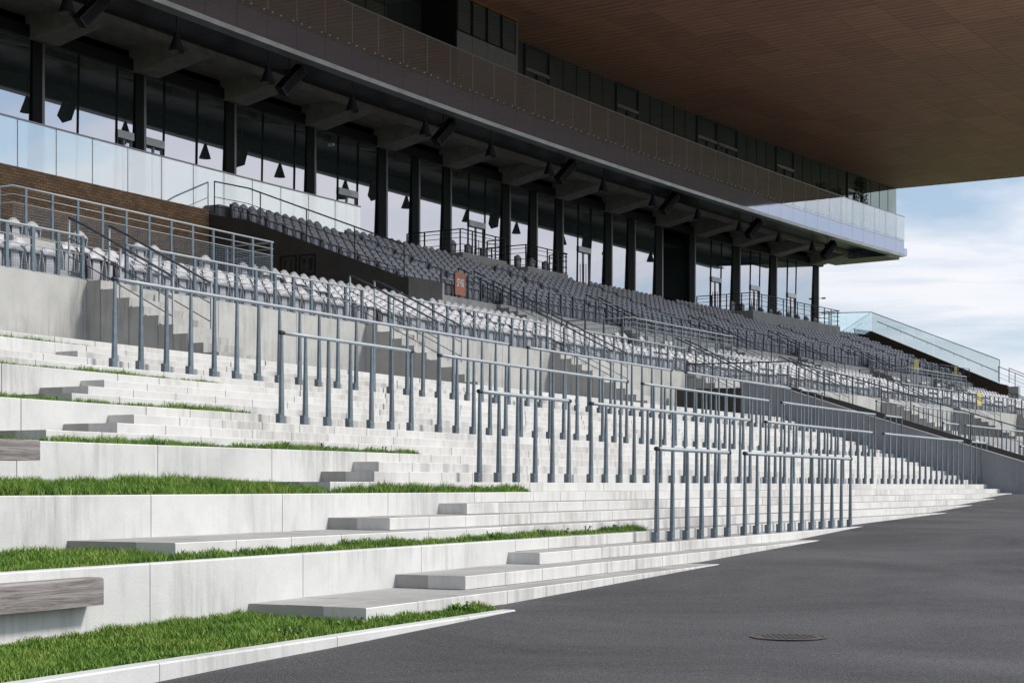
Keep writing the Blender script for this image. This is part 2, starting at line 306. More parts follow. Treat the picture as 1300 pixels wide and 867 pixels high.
ORD = ['zeroth', 'first', 'second', 'third', 'fourth', 'fifth', 'sixth', 'seventh', 'eighth', 'ninth', 'tenth', 'eleventh', 'twelfth', 'thirteenth', 'fourteenth', 'fifteenth', 'sixteenth', 'seventeenth', 'eighteenth', 'nineteenth', 'twentieth', 'twenty-first', 'twenty-second', 'twenty-third', 'twenty-fourth', 'twenty-fifth', 'twenty-sixth']

# ------------------------------------------------------------------ ground
mb = MB(); mb.add([(-3000, -800, -2.6), (4000, -800, -2.6), (4000, 5000, -2.6), (-3000, 5000, -2.6)], [(0, 1, 2, 3)], M['field'])
structure(build(mb, 'field'))
sg = np.concatenate([np.arange(-60, -16, 4), np.arange(-16, 40, .5), np.arange(40, 182, 4)]); dg = np.array([-90, -60, -40, -25, -16, -12, -9, -7, -5.5, -4.5, -3.9, -3, -2, -1, 0, 1.2, 6])
G = np.array([[(*Pn(a, d_), tar(a, d_) if d_ < 5 else tar(a, d_) - .5) for d_ in dg] for a in sg], float)
nv = len(dg); me = bpy.data.meshes.new('tarmac')
me.from_pydata([tuple(v) for v in G.reshape(-1, 3)], [], [(i * nv + j, (i + 1) * nv + j, (i + 1) * nv + j + 1, i * nv + j + 1) for i in range(len(sg) - 1) for j in range(nv - 1)])
me.materials.append(M['asphalt']); me.flip_normals(); me.update()
tm = structure(link('tarmac', me))
for pl in me.polygons: pl.use_smooth = True

# manhole cover set in the tarmac
def manhole(s, d, r):
    c = P(s, d); z = float(tar(s, d)); t = thing('manhole_cover', 'round rusty brown manhole cover set in the dark tarmac', 'manhole cover', (c.x, c.y, z))
    a = MB(); n = 32
    ring = [(math.cos(2 * math.pi * i / n), math.sin(2 * math.pi * i / n)) for i in range(n)]
    vs = [(x * r * 1.12, y * r * 1.12, .004) for x, y in ring] + [(x * r * 1.12, y * r * 1.12, .006) for x, y in ring] + [(x * r, y * r, .006) for x, y in ring]
    fs = [(i, (i + 1) % n, n + (i + 1) % n, n + i) for i in range(n)] + [(n + i, n + (i + 1) % n, 2 * n + (i + 1) % n, 2 * n + i) for i in range(n)]
    a.add(vs, fs, M['iron']); build(a, 'frame', t)
    a = MB(); a.add([(x * r * .97, y * r * .97, .004) for x, y in ring], [tuple(range(n))], M['iron'])
    for i in range(-5, 6):
        for j in range(-5, 6):
            x, y = i * r * .17, j * r * .17
            if math.hypot(x, y) < r * .85: a.box(x - r * .05, x + r * .05, y - r * .05, y + r * .05, .004, .009, M['iron'])
    build(a, 'cover', t)
manhole(-8.62, -7.08, .30)

# ------------------------------------------------------------------ terrace of pale steps
SL = .94                                     # one slab with its joint
START = {-8: -9.71, -7: -7.03, -6: -4.34, -5: -4.13, -4: -10.25, -3: -5.72, -2: -3.02, -1: -2.0, 0: -5.02, 1: -3.28, 2: -2.46, 3: -2.1,
         4: -8.2, 5: -6.49, 6: -5.66, 7: -4.89, 8: -5.86, 9: -5.06, 10: -4.24, 11: -3.44, 12: -7.5, 13: -5.0, 14: -2.86, 15: -2.17, 16: -9.0}
BURY = {-8: -.2, -7: 6.2, -6: 10.9, -5: 20, -4: 24.6, -3: 29.2, -2: 32.2, -1: 33.6}
_sm = {}
def slab_mesh(kind, ln, dep, h, m):
    k = (kind, round(ln, 2), dep, h)
    if k not in _sm:
        a = MB(); a.cbox(0, ln - .012, 0, dep, -h, 0, m)
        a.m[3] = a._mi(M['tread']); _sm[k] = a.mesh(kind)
    return _sm[k]
def tidy(step, name, s, d, z, ln, dep, h, m):
    pos = P(s, d, z + random.uniform(-.0015, .0015)); mid = s + ln / 2
    return link(name, slab_mesh(name, ln, dep, h, m), step, pos, rot(mid) + random.uniform(-.0015, .0015))
for n_ in range(-8, 17):
    s0 = START[n_]; s1 = BURY.get(n_, 33.1 if n_ <= 0 else 32.45)
    core = MB(); zt = lv(n_)
    core.rsweep(n_ * T + .03, n_ * T + (1.0 if n_ < 16 else 7), zt - .5, zt - .012, s0 + .02, s1, M['deck'])
    st = structure(build(core, 'terrace_step'))
    a = s0
    first = True
    while a < s1 - .05:
        lim_ = 3.5 if n_ <= -6 else 1.5 if n_ < 0 else -.8 if n_ < 8 else -2.2
        ln = min(SL if a < lim_ else SL * (3 if not first else 1 + (n_ * 7) % 3), s1 - a)
        if a >= lim_: first = False
        if ln < .12: break
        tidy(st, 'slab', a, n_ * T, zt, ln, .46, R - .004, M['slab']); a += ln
    # exposed paving behind the front course where the next courses start further right
    wl = {-8: -5, -7: -5, -6: -5, -4: -1, -3: -1, -2: -1, 0: 3, 1: 3, 2: 3, 4: 7, 5: 7, 6: 7, 8: 11, 9: 11, 10: 11, 12: 15, 13: 15, 14: 15}.get(n_)
    if wl is not None:
        for j in range(1, wl - n_):
            a = s0; e1 = START[n_ + 1] + .9
            while a < e1:
                tidy(st, 'paver', a, (n_ + j) * T + .027, zt, SL, T, R - .004, M['paver']); a += SL
    # level 16 walkway in front of the seats
    if n_ == 16:
        for j in range(1, 5):
            a = s0
            while a < 32.4:
                ln = min(SL * 2, 32.4 - a)
                if ln < .2: break
                tidy(st, 'paver', a, (n_ + j) * T + .027, zt, ln, T, R - .004, M['paver']); a += SL * 2
        b_ = MB(); b_.rsweep(9.1, 13.2, zt - .3, zt - .006, s0, 32.4, M['deck']); build(b_, 'walkway_slab', st)
# tall retaining panels left of the steps, one wall for each lawn tier
WNAME = {-5: 'lowest', -1: 'second lowest', 3: 'third lowest', 7: 'fourth lowest', 11: 'fifth lowest', 15: 'topmost'}
JO = {-5: -4.13, -1: -2.0, 3: -2.1, 7: -4.89, 11: -3.44, 15: -2.17}
for W in (-5, -1, 3, 7, 11, 15):
    t = thing('retaining_wall', f'white concrete retaining wall of tall panels, {WNAME[W]} of the lawn tiers at left', 'retaining wall', P(JO[W], W * T, lv(W - 4)), rot(JO[W]), 'retaining walls of the lawn tiers')
    h = 4 * R + .25; pl = 2.335
    for k in range(1, 10):
        s_ = JO[W] - pl * k
        a = MB(); a.cbox(0, pl - .012, 0, .15, -h, 0, M['wall'], .01)
        o = build(a, 'panel', t)
        pm = Matrix.Translation(P(s_, W * T, lv(W))) @ Matrix.Rotation(rot(s_ + pl / 2), 4, 'Z')
        o.matrix_parent_inverse = Matrix.Identity(4)
        par = Matrix.Translation(t.location) @ Matrix.Rotation(t.rotation_euler.z, 4, 'Z')
        o.matrix_local = par.inverted() @ pm
# kerb
t = thing('kerb', 'pale concrete kerb edging the lowest lawn beside the tarmac', 'kerb', P(-7.8, -9 * T, lv(-9)), 0)
kerb_end = -7.55; a_ = kerb_end
for k in range(6):
    ln = 1.0 if k == 0 else 2.3
    a = MB(); a.cbox(0, ln - .012, 0, .15, -.4, 0, M['wall'], .012)
    a_ -= ln
    o = build(a, 'kerb_stone', t, P(a_, -9 * T, lv(-9)) - t.location, rot(a_ + ln / 2))

# ------------------------------------------------------------------ lawns
def lawn(name, regions, W, density, h, label):
    """regions: (s0, s1, d0, d1, rise); soil sheet and grass blades"""
    zt = lv(W); so_ = MB(); regions = [r_ for r_ in regions if r_[1] > r_[0] + .05]
    for (s0, s1, d0, d1, rise) in regions:
        so_.sweep([(d0, zt - .3), (d0, zt - .03), (d1, zt - .03 + rise), (d1, zt - .3)], s0, s1, M['soil'])
    structure(build(so_, 'lawn_soil'))
    S_, D_, Z_, Hh = [], [], [], []
    for (s0, s1, d0, d1, rise) in regions:
        n_ = int((s1 - s0) * (d1 - d0) * density); s = np.random.uniform(s0, s1, n_); d = np.random.uniform(d0, d1, n_)
        cl = .75 + .25 * np.sin(s * 5.1 + d * 3.3) * np.sin(s * 2.3 - d * 7.1) + .18 * np.sin(s * 13.7 + d * 9) + .2 * np.sin(s * 1.7 + 1)
        S_.append(s); D_.append(d); Z_.append(zt - .035 + rise * (d - d0) / (d1 - d0)); Hh.append(h * cl * np.random.uniform(.45, 1.25, n_))
    s = np.concatenate(S_); d = np.concatenate(D_); z = np.concatenate(Z_); hh = np.concatenate(Hh)
    x, y = Pn(s, d); n_ = len(s); an = np.random.uniform(0, 2 * np.pi, n_); wd = np.random.uniform(.0035, .0075, n_)
    lean = np.random.uniform(.1, .75, n_) * hh; la = np.random.uniform(0, 2 * np.pi, n_)
    V = np.zeros((n_, 5, 3)); cx, cy = np.cos(an) * wd, np.sin(an) * wd; lx, ly = np.cos(la) * lean, np.sin(la) * lean
    V[:, 0] = np.stack([x - cx, y - cy, z], 1); V[:, 1] = np.stack([x + cx, y + cy, z], 1)
    V[:, 2] = np.stack([x + cx * .7 + lx * .35, y + cy * .7 + ly * .35, z + hh * .6], 1); V[:, 3] = np.stack([x - cx * .7 + lx * .35, y - cy * .7 + ly * .35, z + hh * .6], 1)
    V[:, 4] = np.stack([x + lx, y + ly, z + hh], 1)
    base = np.arange(n_)[:, None] * 5
    quads = base + np.array([[0, 1, 2, 3]]); tris = base + np.array([[3, 2, 4]])
    me = bpy.data.meshes.new(name); me.vertices.add(n_ * 5); me.vertices.foreach_set('co', V.reshape(-1))
    lp = np.concatenate([quads, tris], 1).reshape(-1); me.loops.add(len(lp)); me.loops.foreach_set('vertex_index', lp)
    me.polygons.add(2 * n_); stt = np.zeros(2 * n_, int); stt[0::2] = np.arange(n_) * 7; stt[1::2] = np.arange(n_) * 7 + 4
    me.polygons.foreach_set('loop_start', stt); me.update(calc_edges=True); me.validate()
    me.materials.append(M['grass']); o = stuff(link(name, me)); tag(o, label, 'grass', 'lawns of the left tiers')
WT = .155
def weeds(name, spots, label):
    a = MB()
    for (s_, d_, z_, n_) in spots:
        c = P(s_, d_, z_)
        for k in range(n_):
            an = random.uniform(0, 6.28); ln = random.uniform(.05, .14); h_ = random.uniform(.04, .12); o2 = Vector((math.cos(an), math.sin(an), 0)); sd_ = Vector((-o2.y, o2.x, 0)) * .012
            b0 = c + o2 * random.uniform(0, .05); a.add([b0, b0 + o2 * ln * .5 + sd_ + Vector((0, 0, h_)), b0 + o2 * ln + Vector((0, 0, h_ * .8)), b0 + o2 * ln * .5 - sd_ + Vector((0, 0, h_))], [(0, 1, 2, 3)], M['leaf'] if k % 3 else M['grass'])
    o = stuff(build(a, name)); tag(o, label, 'weeds')
def tier(W, left, base_start, end, dens, h, label, rise=.05):
    lawn('lawn_grass', [(left, base_start, W * T + WT, (W + 4) * T - .005, rise), (base_start, end, W * T + WT, (W + 1) * T - .005, .05)], W, dens, h, label)
tier(-9, -17, START[-8], -7.6, 5200, .085, 'lush green grass of the lowest lawn behind the kerb')
tier(-5, -15.5, START[-4], .57, 4200, .085, 'green grass strip above the lowest white retaining wall', .05)
tier(-1, -14, START[0], .13, 4200, .13, 'thick green grass of the lawn at eye height, second white wall below', .13)
tier(3, -12, START[4], -.18, 3600, .10, 'green grass strip on top of the third white wall')
tier(7, -9, START[8], -3.15 + 1.0, 3200, .10, 'thin grass strip on top of the fourth white wall')
tier(11, -7.6, START[12] - .5, -.72, 3000, .09, 'thin grass strip along the fifth white wall')
tier(15, -6, -4, -1.4, 2400, .08, 'sparse short grass line at the foot of the seating wall')
weeds('weed_tufts', [(START[-8] + random.uniform(-1.5, 2.5), -8 * T - random.uniform(.05, .15), lv(-9) - .02, 9) for _ in range(9)] + [(random.uniform(-9.5, 0), -4 * T - random.uniform(.03, .2), lv(-5) - .01, 8) for _ in range(12)] + [(random.uniform(-4, -.5), -.1, lv(-1), 8) for _ in range(5)] + [(random.uniform(-6, -1), 4 * T - .1, lv(3), 9) for _ in range(6)], 'small leafy weeds growing where the lawns meet the lowest step blocks')
# timber benches
def bench(s_end, d, z, ln, h, label):
    t = thing('timber_bench', label, 'bench', P(s_end, d, z), rot(s_end - ln / 2), 'timber benches on the lawn walls')
    a = MB(); a.cbox(-ln, 0, -.03, .30, 0, h, M['timber'], .015); build(a, 'seat_beam', t)
    a = MB()
    for k in range(4): a.box(-1.95 - k * 1.2, -1.83 - k * 1.2, .05, .2, -.06, 0, M['steel'])
    build(a, 'bracket', t)
bench(-11.93, -5 * T - .14, lv(-5) - .30, 5.0, .225, 'long weathered grey timber bench fixed to lowest white wall, nearest the tarmac')
bench(-10.8, -1 * T - .14, lv(-1) + .325, 4.0, .19, 'weathered timber bench further back on the second white wall at left edge')

# ------------------------------------------------------------------ crush barriers
_pm = {}
def post_mesh(h):
    if 'p' not in _pm:
        a = MB(); a.box(-.044, .044, 0, .054, 0, h, M['steel'], (-.021, .021, .006, .036))
        _pm['p'] = a.mesh('post')
        a = MB(); a.box(-.070, -.041, .004, .080, .002, .15, M['steel']); a.box(-.061, -.049, -.004, .004, .035, .05, M['rail']); a.box(-.061, -.049, -.004, .004, .10, .115, M['rail'])
        _pm['f'] = a.mesh('foot_bracket')
    return _pm['p'], _pm['f']
BH = 1.335
def barrier(level, s0, s1, label, dz=0.0):
    n_ = max(2, int(round((s1 - s0) / .625)) + 1); d = level * T + .12; z = lv(level) + dz
    n_k = n_ - 1
    t = thing('crush_barrier', label.replace('#', str(n_)), 'crush barrier', P(s0, d, z), 0, 'crush barriers on the standing terrace')
    pm_, fm = post_mesh(BH)
    for i in range(n_):
        s = s0 + (s1 - s0) * i / n_k
        p = link('post', pm_, t, P(s, d, z) - t.location, rot(s) + random.uniform(-.02, .02))
        f = link('foot_bracket', fm, p)
    a = MB(); m_ = max(2, int((s1 - s0) / 1.0) + 1)
    a.tube([P(s0 - .04 + (s1 - s0 + .08) * i / m_, d + .02, z + BH + .02) for i in range(m_ + 1)], .030, M['rail'], 8, org=t.location)
    build(a, 'top_rail', t, smooth=True)
    a = MB()
    for e_ in (s0, s1):
        a.tube([P(e_ - .05, d + .02, z + BH + .02), P(e_ + .05, d + .02, z + BH + .02)], .033, M['black'], 8, org=t.location)
    build(a, 'end_cap', t)
ROWS = {-6: ('lowest row', [(-.18, 2.89), (3.68, 9.9)]),
        0: ('eye-level row', [(-.78, 2.34), (3.23, 11.28), (12.27, 20.48), (21.48, 29.99), (30.96, 33.0)]),
        6: ('third row up', [(-2.17, 1.6), (2.55, 10.62), (11.47, 19.73), (20.71, 29.29), (30.28, 32.2)]),
        12: ('uppermost row', [(-2.85, 10.03), (10.93, 19.17), (20.2, 28.67), (29.62, 31.67)])}
for lev, (rn, lst) in ROWS.items():
    for i, (a_, b_) in enumerate(lst):
        barrier(lev, a_, b_, f'galvanised crush barrier with # posts, {ORD[i + 1]} from left in the {rn} of steps')

# ------------------------------------------------------------------ stair well through the terrace and the terrace beyond it
WS = 32.5
def slope_wall(s0, s1, prof, m, name, label, cat='wall'):
    a = MB(); o_ = P(s0, prof[0][0], prof[0][1]); a.sweep(prof, s0, s1, m, org=o_); o = build(a, name, None, o_); return tag(o, label, cat)
prof = [(-1.25, -.6), (-1.25, .74), (4.1, 2.42), (7.6, 3.6), (8.6, 3.66), (8.6, -.6)]
slope_wall(WS, WS + .22, prof, M['rampwall'], 'stair_wall', 'grey concrete wall with sloping top closing the right end of the white steps')
prof2 = [(-1.9, -.6), (-1.9, .55), (6.2, 3.12), (8.2, 3.7), (12.9, 3.75), (12.9, -.6)]
slope_wall(36.2, 36.42, prof2, M['dark_conc'], 'stair_wall', 'shade-darkened concrete wall with sloping top across the stair well behind the grey wall')  # the stair well's shade is put into this wall's dark colour
# steel nosing line along the near wall top
a = MB(); o_ = P(WS, -1.25, .75); a.sweep([(-1.27, -.35), (-1.27, .765), (4.1, 2.445), (7.6, 3.62), (7.6, 3.60), (4.1, 2.425), (-1.25, .745), (-1.25, -.35)], WS - .012, WS + .235, M['trim'], org=o_)
tag(build(a, 'wall_coping', None, o_), 'thin bright metal coping along the sloping top of the grey stair wall', 'coping')
t = thing('concrete_stair', 'concrete stair running up between grey and dark walls at right end of terrace', 'stair', P(WS + .3, -1.2, -.22))
for k in range(18):
    a = MB(); d0 = -.9 + k * .44; a.rsweep(d0, d0 + .46, -.6, -.22 + (k + 1) * .145, WS + .23, 36.19, M['deck'], org=t.location); build(a, 'step', t)
# far part of the terrace
core = MB(); 
for n_ in range(0, 17): core.rsweep(n_ * T + .02, n_ * T + (1.0 if n_ < 16 else 6.2), lv(n_) - .45, lv(n_) - .006, 36.45, 64, M['deck'])
st2 = structure(build(core, 'terrace_step'))
for n_ in range(0, 17):
    a = 36.45
    while a < 52: tidy(st2, 'slab', a, n_ * T, lv(n_), SL * 2, .46, R - .004, M['slab']); a += SL * 2
for k, (lev, a_, b_, lb) in enumerate([(6, 37.1, 39.11, 'short galvanised crush barrier with # posts just beyond the dark stair wall'),
                                  (6, 40.04, 48.38, 'long galvanised crush barrier with # posts beyond the stair well at right'),
                                  (0, 37.68, 46, 'galvanised crush barrier with # posts cut off by the right edge, beyond the stair well'),
                                  (12, 37.5, 41.0, 'galvanised crush barrier with # posts high beyond the stair well'),
                                  (12, 42.0, 50.0, 'galvanised crush barrier with # posts high at right below the seating wall')]):
    barrier(lev, a_, b_, lb)

# ------------------------------------------------------------------ rails
def rail(name, label, cat, path, bars, posts, h, m_top, m_bar, m_post, rt=.026, rb=.011, pw=.05, mesh=None, group=None, drop=0.0, smoothstep=2.0):
    """path: list of (s, d, z_foot); bars: heights below the top bar; posts: list of path positions 0..1 or spacing in m"""
    base = P(*path[0]); t = thing(name, label, cat, base, 0, group)
    # dense resampling of the path so that it follows the curve
    pts = []; 
    for (a, b_) in zip(path[:-1], path[1:]):
        n_ = max(1, int(max(abs(a[0] - b_[0]), abs(a[1] - b_[1])) / smoothstep))
        for i in range(n_): pts.append(tuple(a[j] + (b_[j] - a[j]) * i / n_ for j in range(3)))
    pts.append(path[-1]); W_ = [P(*p) for p in pts]
    cum = [0]
    for a, b_ in zip(W_[:-1], W_[1:]): cum.append(cum[-1] + (b_ - a).length)
    tot = cum[-1]
    def at_(u):
        for i in range(len(cum) - 1):
            if u <= cum[i + 1] + 1e-6:
                f = (u - cum[i]) / max(1e-6, cum[i + 1] - cum[i]); return W_[i].lerp(W_[i + 1], f), (W_[i + 1] - W_[i])
        return W_[-1], W_[-1] - W_[-2]
    up = Vector((0, 0, h)); a = MB(); a.tube([w_ + up for w_ in W_], rt, m_top, 6, org=base); build(a, 'top_rail', t, smooth=True)
    for bz in bars:
        a = MB(); a.tube([w_ + Vector((0, 0, bz)) for w_ in W_], rb, m_bar, 5, org=base); build(a, 'bar', t, smooth=True)
    k = max(1, int(round(tot / posts)))
    for i in range(k + 1):
        p, dr = at_(tot * i / k); an = math.atan2(dr.y, dr.x)
        a = MB(); a.box(-pw / 2, pw / 2, -.012, .012 + pw * .4, -drop, h, m_post); build(a, 'post', t, p - base, an)
    if mesh:
        z0, z1, pitch = mesh; a = MB(); wq = .0035
        u = pitch
        while u < tot:
            p, dr = at_(u); q = p - base; tx = dr.normalized() * wq; tx.z = 0
            a.add([q - tx + Vector((0, 0, z0)), q + tx + Vector((0, 0, z0)), q + tx + Vector((0, 0, z1)), q - tx + Vector((0, 0, z1))], [(0, 1, 2, 3)], M['steel']); u += pitch
        zc = z0
        while zc <= z1:
            for p, q in zip(W_[:-1], W_[1:]):
                b0 = p - base + Vector((0, 0, zc)); b1 = q - base + Vector((0, 0, zc)); dz = Vector((0, 0, wq))
                a.add([b0 - dz, b1 - dz, b1 + dz, b0 + dz], [(0, 1, 2, 3)], M['steel'])
            zc += pitch
        stuff(build(a, 'mesh_infill', t))
    return t

# ------------------------------------------------------------------ seating decks and walls
D_LOW, Z_LOW = 13.25, 4.5            # front of lower seats
def zl(k): return 4.44 + .272 * k
def dl(k): return 13.35 + .85 * k
def zu(k): return 7.25 + .352 * k
def du(k): return 20.05 + .87 * k
LA = [(5.2, 6.55), (16.05, 17.35), (26.9, 28.05), (37.9, 38.9), (48.4, 49.6), (60.0, 61.1), (71.0, 72.1), (82.2, 83.3)]      # lower stair gaps
UA = [(34.3, 35.5), (44.6, 45.8), (54.8, 56.0), (64.4, 65.6), (74.8, 76.0), (85.0, 86.2)]                                       # upper stair gaps
PL = [(5.79, 15.49), (38.49, 48.22), (71.3, 80.8)]                                                                             # lower platforms
UP = [(43.7, 47.4), (49.3, 53.1), (73.4, 86.0)]                                                                                # upper platforms
SMAX = 98.0
a = MB()
pr = [(13.4, 2.0)]; 
for k in range(7): pr += [(dl(k), zl(k)), (dl(k) + .85, zl(k))] if k else [(13.4, zl(0)), (dl(0) + .85, zl(0))]
pr += [(dl(6) + .85, 2.0)]
a.sweep(pr, -6, SMAX, M['deck']); structure(build(a, 'lower_seating_deck'))
PF = 5.75
for pi, (a_, b_) in enumerate(PL):
    a = MB(); o_ = P(a_, 16, 5); a.rsweep(15.9, 19.3, 5.0, PF, a_ - .05, b_ + .05, M['conc'], org=o_)
    tag(build(a, 'viewing_platform', None, o_), f'concrete viewing platform behind mesh railing in the lower seats, {ORD[pi + 1]} from the left', 'platform', 'lower viewing platforms')
a = MB(); pr = [(20.0, 5.5)]
for k in range(10): pr += [(du(k), zu(k)), (du(k) + .87, zu(k))] if k else [(20.0, zu(0)), (du(0) + .87, zu(0))]
pr += [(du(9) + .87, 11.05), (34.2, 11.05), (34.2, 5.5)]
a.sweep(pr, 28.35, 91.8, M['deck']); structure(build(a, 'upper_seating_deck'))
a = MB(); a.rsweep(29.2, 34.2, 10.2, 10.76, -10, 28.3, M['deck']); structure(build(a, 'gallery_floor'))
# front wall of the lower seats in panels, with openings at the stairs
t = thing('seating_wall', 'pale concrete wall of wide panels below the front row of seats', 'wall', P(0, 13.2, 2.3))
edges = [-6] + [x for g in LA for x in g] + [SMAX]
for i in range(0, len(edges), 2):
    s0, s1 = edges[i], edges[i + 1]; n_ = max(1, int(round((s1 - s0) / 3.1)))
    for k in range(n_):
        a0 = s0 + (s1 - s0) * k / n_; a1 = s0 + (s1 - s0) * (k + 1) / n_
        a = MB(); a.rsweep(13.2, 13.4, 2.25, 4.5, a0 + .008, a1 - .008, M['conc'], org=t.location); build(a, 'panel', t)
t = thing('upper_wall', 'pale concrete wall between the lower and the upper seats', 'wall', P(30.4, 19.6, 6))
edges = [30.45] + [x for g in UA for x in g] + [91.8]
for i in range(0, len(edges), 2):
    s0, s1 = edges[i], edges[i + 1]; n_ = max(1, int(round((s1 - s0) / 3.0)))
    for k in range(n_):
        a0 = s0 + (s1 - s0) * k / n_; a1 = s0 + (s1 - s0) * (k + 1) / n_
        a = MB(); a.rsweep(19.78, 19.98, 5.6, 7.22, a0 + .008, a1 - .008, M['conc'], org=t.location); build(a, 'panel', t)
# dark side wall of the upper seats with two pictogram frames, and the dark return at its foot
o_ = P(28.1, 29, 5.6)
t = thing('side_wall', 'dark brown cladding wall with sloping top beside the upper seats', 'wall', o_)
a = MB(); a.sweep([(29.2, 5.4), (29.2, 10.68), (27.2, 10.28), (20.0, 7.62), (19.7, 7.62), (19.7, 5.4)], 28.1, 28.3, M['dark_conc'], org=o_); build(a, 'sloping_panel', t)
a = MB(); a.rsweep(19.7, 19.96, 5.4, 7.62, 28.31, 30.3, M['dark_conc'], org=o_); build(a, 'front_panel', t)
a = MB(); a.rsweep(19.68, 19.98, 5.4, 7.63, 30.305, 30.44, M['conc'], org=o_); build(a, 'end_strip', t)
def on_side(d, z, off=.0):            # point on the face of the side wall (faces the camera)
    return P(28.1 - off, d, z) - o_
def side_poly(mb_, pts, off, m):
    mb_.add([on_side(d, z, off) for d, z in pts], [tuple(range(len(pts)))], m)
def pict(dc, zc, wd, hg, kind):
    a = MB(); fr = .05
    for (x0, x1, y0, y1) in ((-wd / 2, wd / 2, hg / 2 - fr, hg / 2), (-wd / 2, wd / 2, -hg / 2, -hg / 2 + fr), (-wd / 2, -wd / 2 + fr, -hg / 2 + fr, hg / 2 - fr), (wd / 2 - fr, wd / 2, -hg / 2 + fr, hg / 2 - fr)):
        v = [on_side(dc - x, zc + y, o__) for o__ in (0, .04) for x, y in ((x0, y0), (x1, y0), (x1, y1), (x0, y1))]
        a.add(v, [(4, 5, 6, 7), (0, 1, 5, 4), (1, 2, 6, 5), (2, 3, 7, 6), (3, 0, 4, 7)], M['black'])
    f = build(a, 'sign_frame', t); g = MB()
    q = lambda pts: side_poly(g, [(dc - x * wd, zc + y * hg) for x, y in pts], .012, M['black'])
    if kind == 'fork':
        q([(-.24, -.32), (-.18, -.32), (-.17, .02), (-.25, .02)]); q([(-.28, .02), (-.14, .02), (-.13, .16), (-.29, .16)])
        for x in (-.29, -.225, -.16): q([(x, .16), (x + .035, .16), (x + .035, .33), (x, .33)])
        q([(.14, -.32), (.2, -.32), (.2, .33), (.15, .26), (.12, .0)])
    else:
        q([(-.33, .3), (-.07, .3), (-.10, .10), (-.17, .0), (-.23, .0), (-.30, .10)]); q([(-.215, .0), (-.185, .0), (-.185, -.26), (-.215, -.26)]); q([(-.28, -.26), (-.12, -.26), (-.12, -.3), (-.28, -.3)])
        q([(.06, .3), (.33, .3), (.29, -.3), (.10, -.3)])
    build(g, 'pictogram', t)
pict(25.15, 8.37, .76, .78, 'fork'); pict(24.25, 8.36, .76, .78, 'glass')

# brick wall at the left with courses in metres
a = MB(); n_ = 20; vs = []; fs = []; uvs = []
o_ = P(27.9, 29, 8)
me = bpy.data.meshes.new('brick_wall'); ss = np.linspace(2, 28.05, n_ + 1)
vs = [P(s_, 29.0, z) - o_ for s_ in ss for z in (5.2, 10.8)] + [P(s_, 29.25, z) - o_ for s_ in ss for z in (5.2, 10.8)]
k2 = 2 * (n_ + 1)
fs = [(2 * i, 2 * i + 2, 2 * i + 3, 2 * i + 1) for i in range(n_)] + [(2 * i + 1, 2 * i + 3, k2 + 2 * i + 3, k2 + 2 * i + 1) for i in range(n_)] + [(2 * n_, k2 + 2 * n_, k2 + 2 * n_ + 1, 2 * n_ + 1)]
me.from_pydata(vs, [], fs); uvl = me.uv_layers.new(name='UVMap')
for pl in me.polygons:
    for li in pl.loop_indices:
        vi = me.loops[li].vertex_index; i = (vi % k2) // 2; uvl.data[li].uv = (float(ss[i]) + (.25 if vi >= k2 else 0), me.vertices[vi].co.z + (.25 if vi >= k2 else 0))
me.materials.append(M['brick']); me.update()
tag(link('brick_wall', me, None, o_), 'tan brick wall behind the seats at the left, glass fence on top', 'wall')

# end wall on the right of the stand with its glass fence
o_ = P(92, 28, 9)
t = thing('end_wall', 'dark brown wall sloping down at the far right end of the seats', 'wall', o_)
a = MB(); a.sweep([(28.9, 9), (28.9, 11.6), (27.6, 11.35), (18.0, 7.15), (17.4, 7.0), (17.4, 5.2), (20, 5.2)], 92.0, 92.3, simple('brown_cladding', (.07, .045, .03), .8, noise=.2), org=o_); build(a, 'cladding', t)
a = MB(); a.rsweep(16.6, 17.3, 5.6, 6.9, 92.0, 92.35, M['conc'], org=o_); build(a, 'pier', t)
t = thing('glass_fence', 'pale blue glass fence sloping down along the far right end of the stand', 'glass fence', o_, 0, 'glass fences')
gp = [(27.6, 11.36, 12.72), (25.2, 10.32, 11.72), (22.8, 9.27, 10.72), (20.4, 8.21, 9.75), (18.0, 7.16, 8.78)]
for (d1, b1, t1), (d2, b2, t2) in zip(gp[:-1], gp[1:]):
    a = MB(); v = [P(92.16, d1 - .01, b1) - o_, P(92.16, d2 + .01, b2) - o_, P(92.16, d2 + .01, t2) - o_, P(92.16, d1 - .01, t1) - o_]
    v += [P(92.18, d1 - .01, b1) - o_, P(92.18, d2 + .01, b2) - o_, P(92.18, d2 + .01, t2) - o_, P(92.18, d1 - .01, t1) - o_]
    a.add(v, [(0, 1, 2, 3), (7, 6, 5, 4), (3, 2, 6, 7), (1, 5, 6, 2), (0, 3, 7, 4)], M['end_glass']); build(a, 'glass_panel', t)
a = MB(); a.tube([P(92.17, 27.6, 12.74), P(92.17, 18.0, 8.8)], .03, M['rail_dark'], 6, org=o_)
a.tube([P(92.17, 18.0, 8.8), P(92.17, 18.0, 7.2)], .02, M['rail_dark'], 6, org=o_); build(a, 'cap_rail', t)
a = MB(); a.tube([P(91.9, 27.0, 12.0), P(91.9, 18.0, 7.95)], .028, M['rail_dark'], 6, org=o_)
for k in range(9):
    d = 26.2 - k; z = 12.0 - (27 - d) * .45; a.tube([P(91.9, d, z), P(91.9, d, z - .14), P(92.1, d, z - .14)], .012, M['rail_dark'], 5, org=o_)
build(a, 'handrail', t)
o_ = P(86.4, 28.6, 11.0)
t = thing('glass_fence', 'level pale blue glass fence beside the building corner at far right', 'glass fence', o_, 0, 'glass fences')
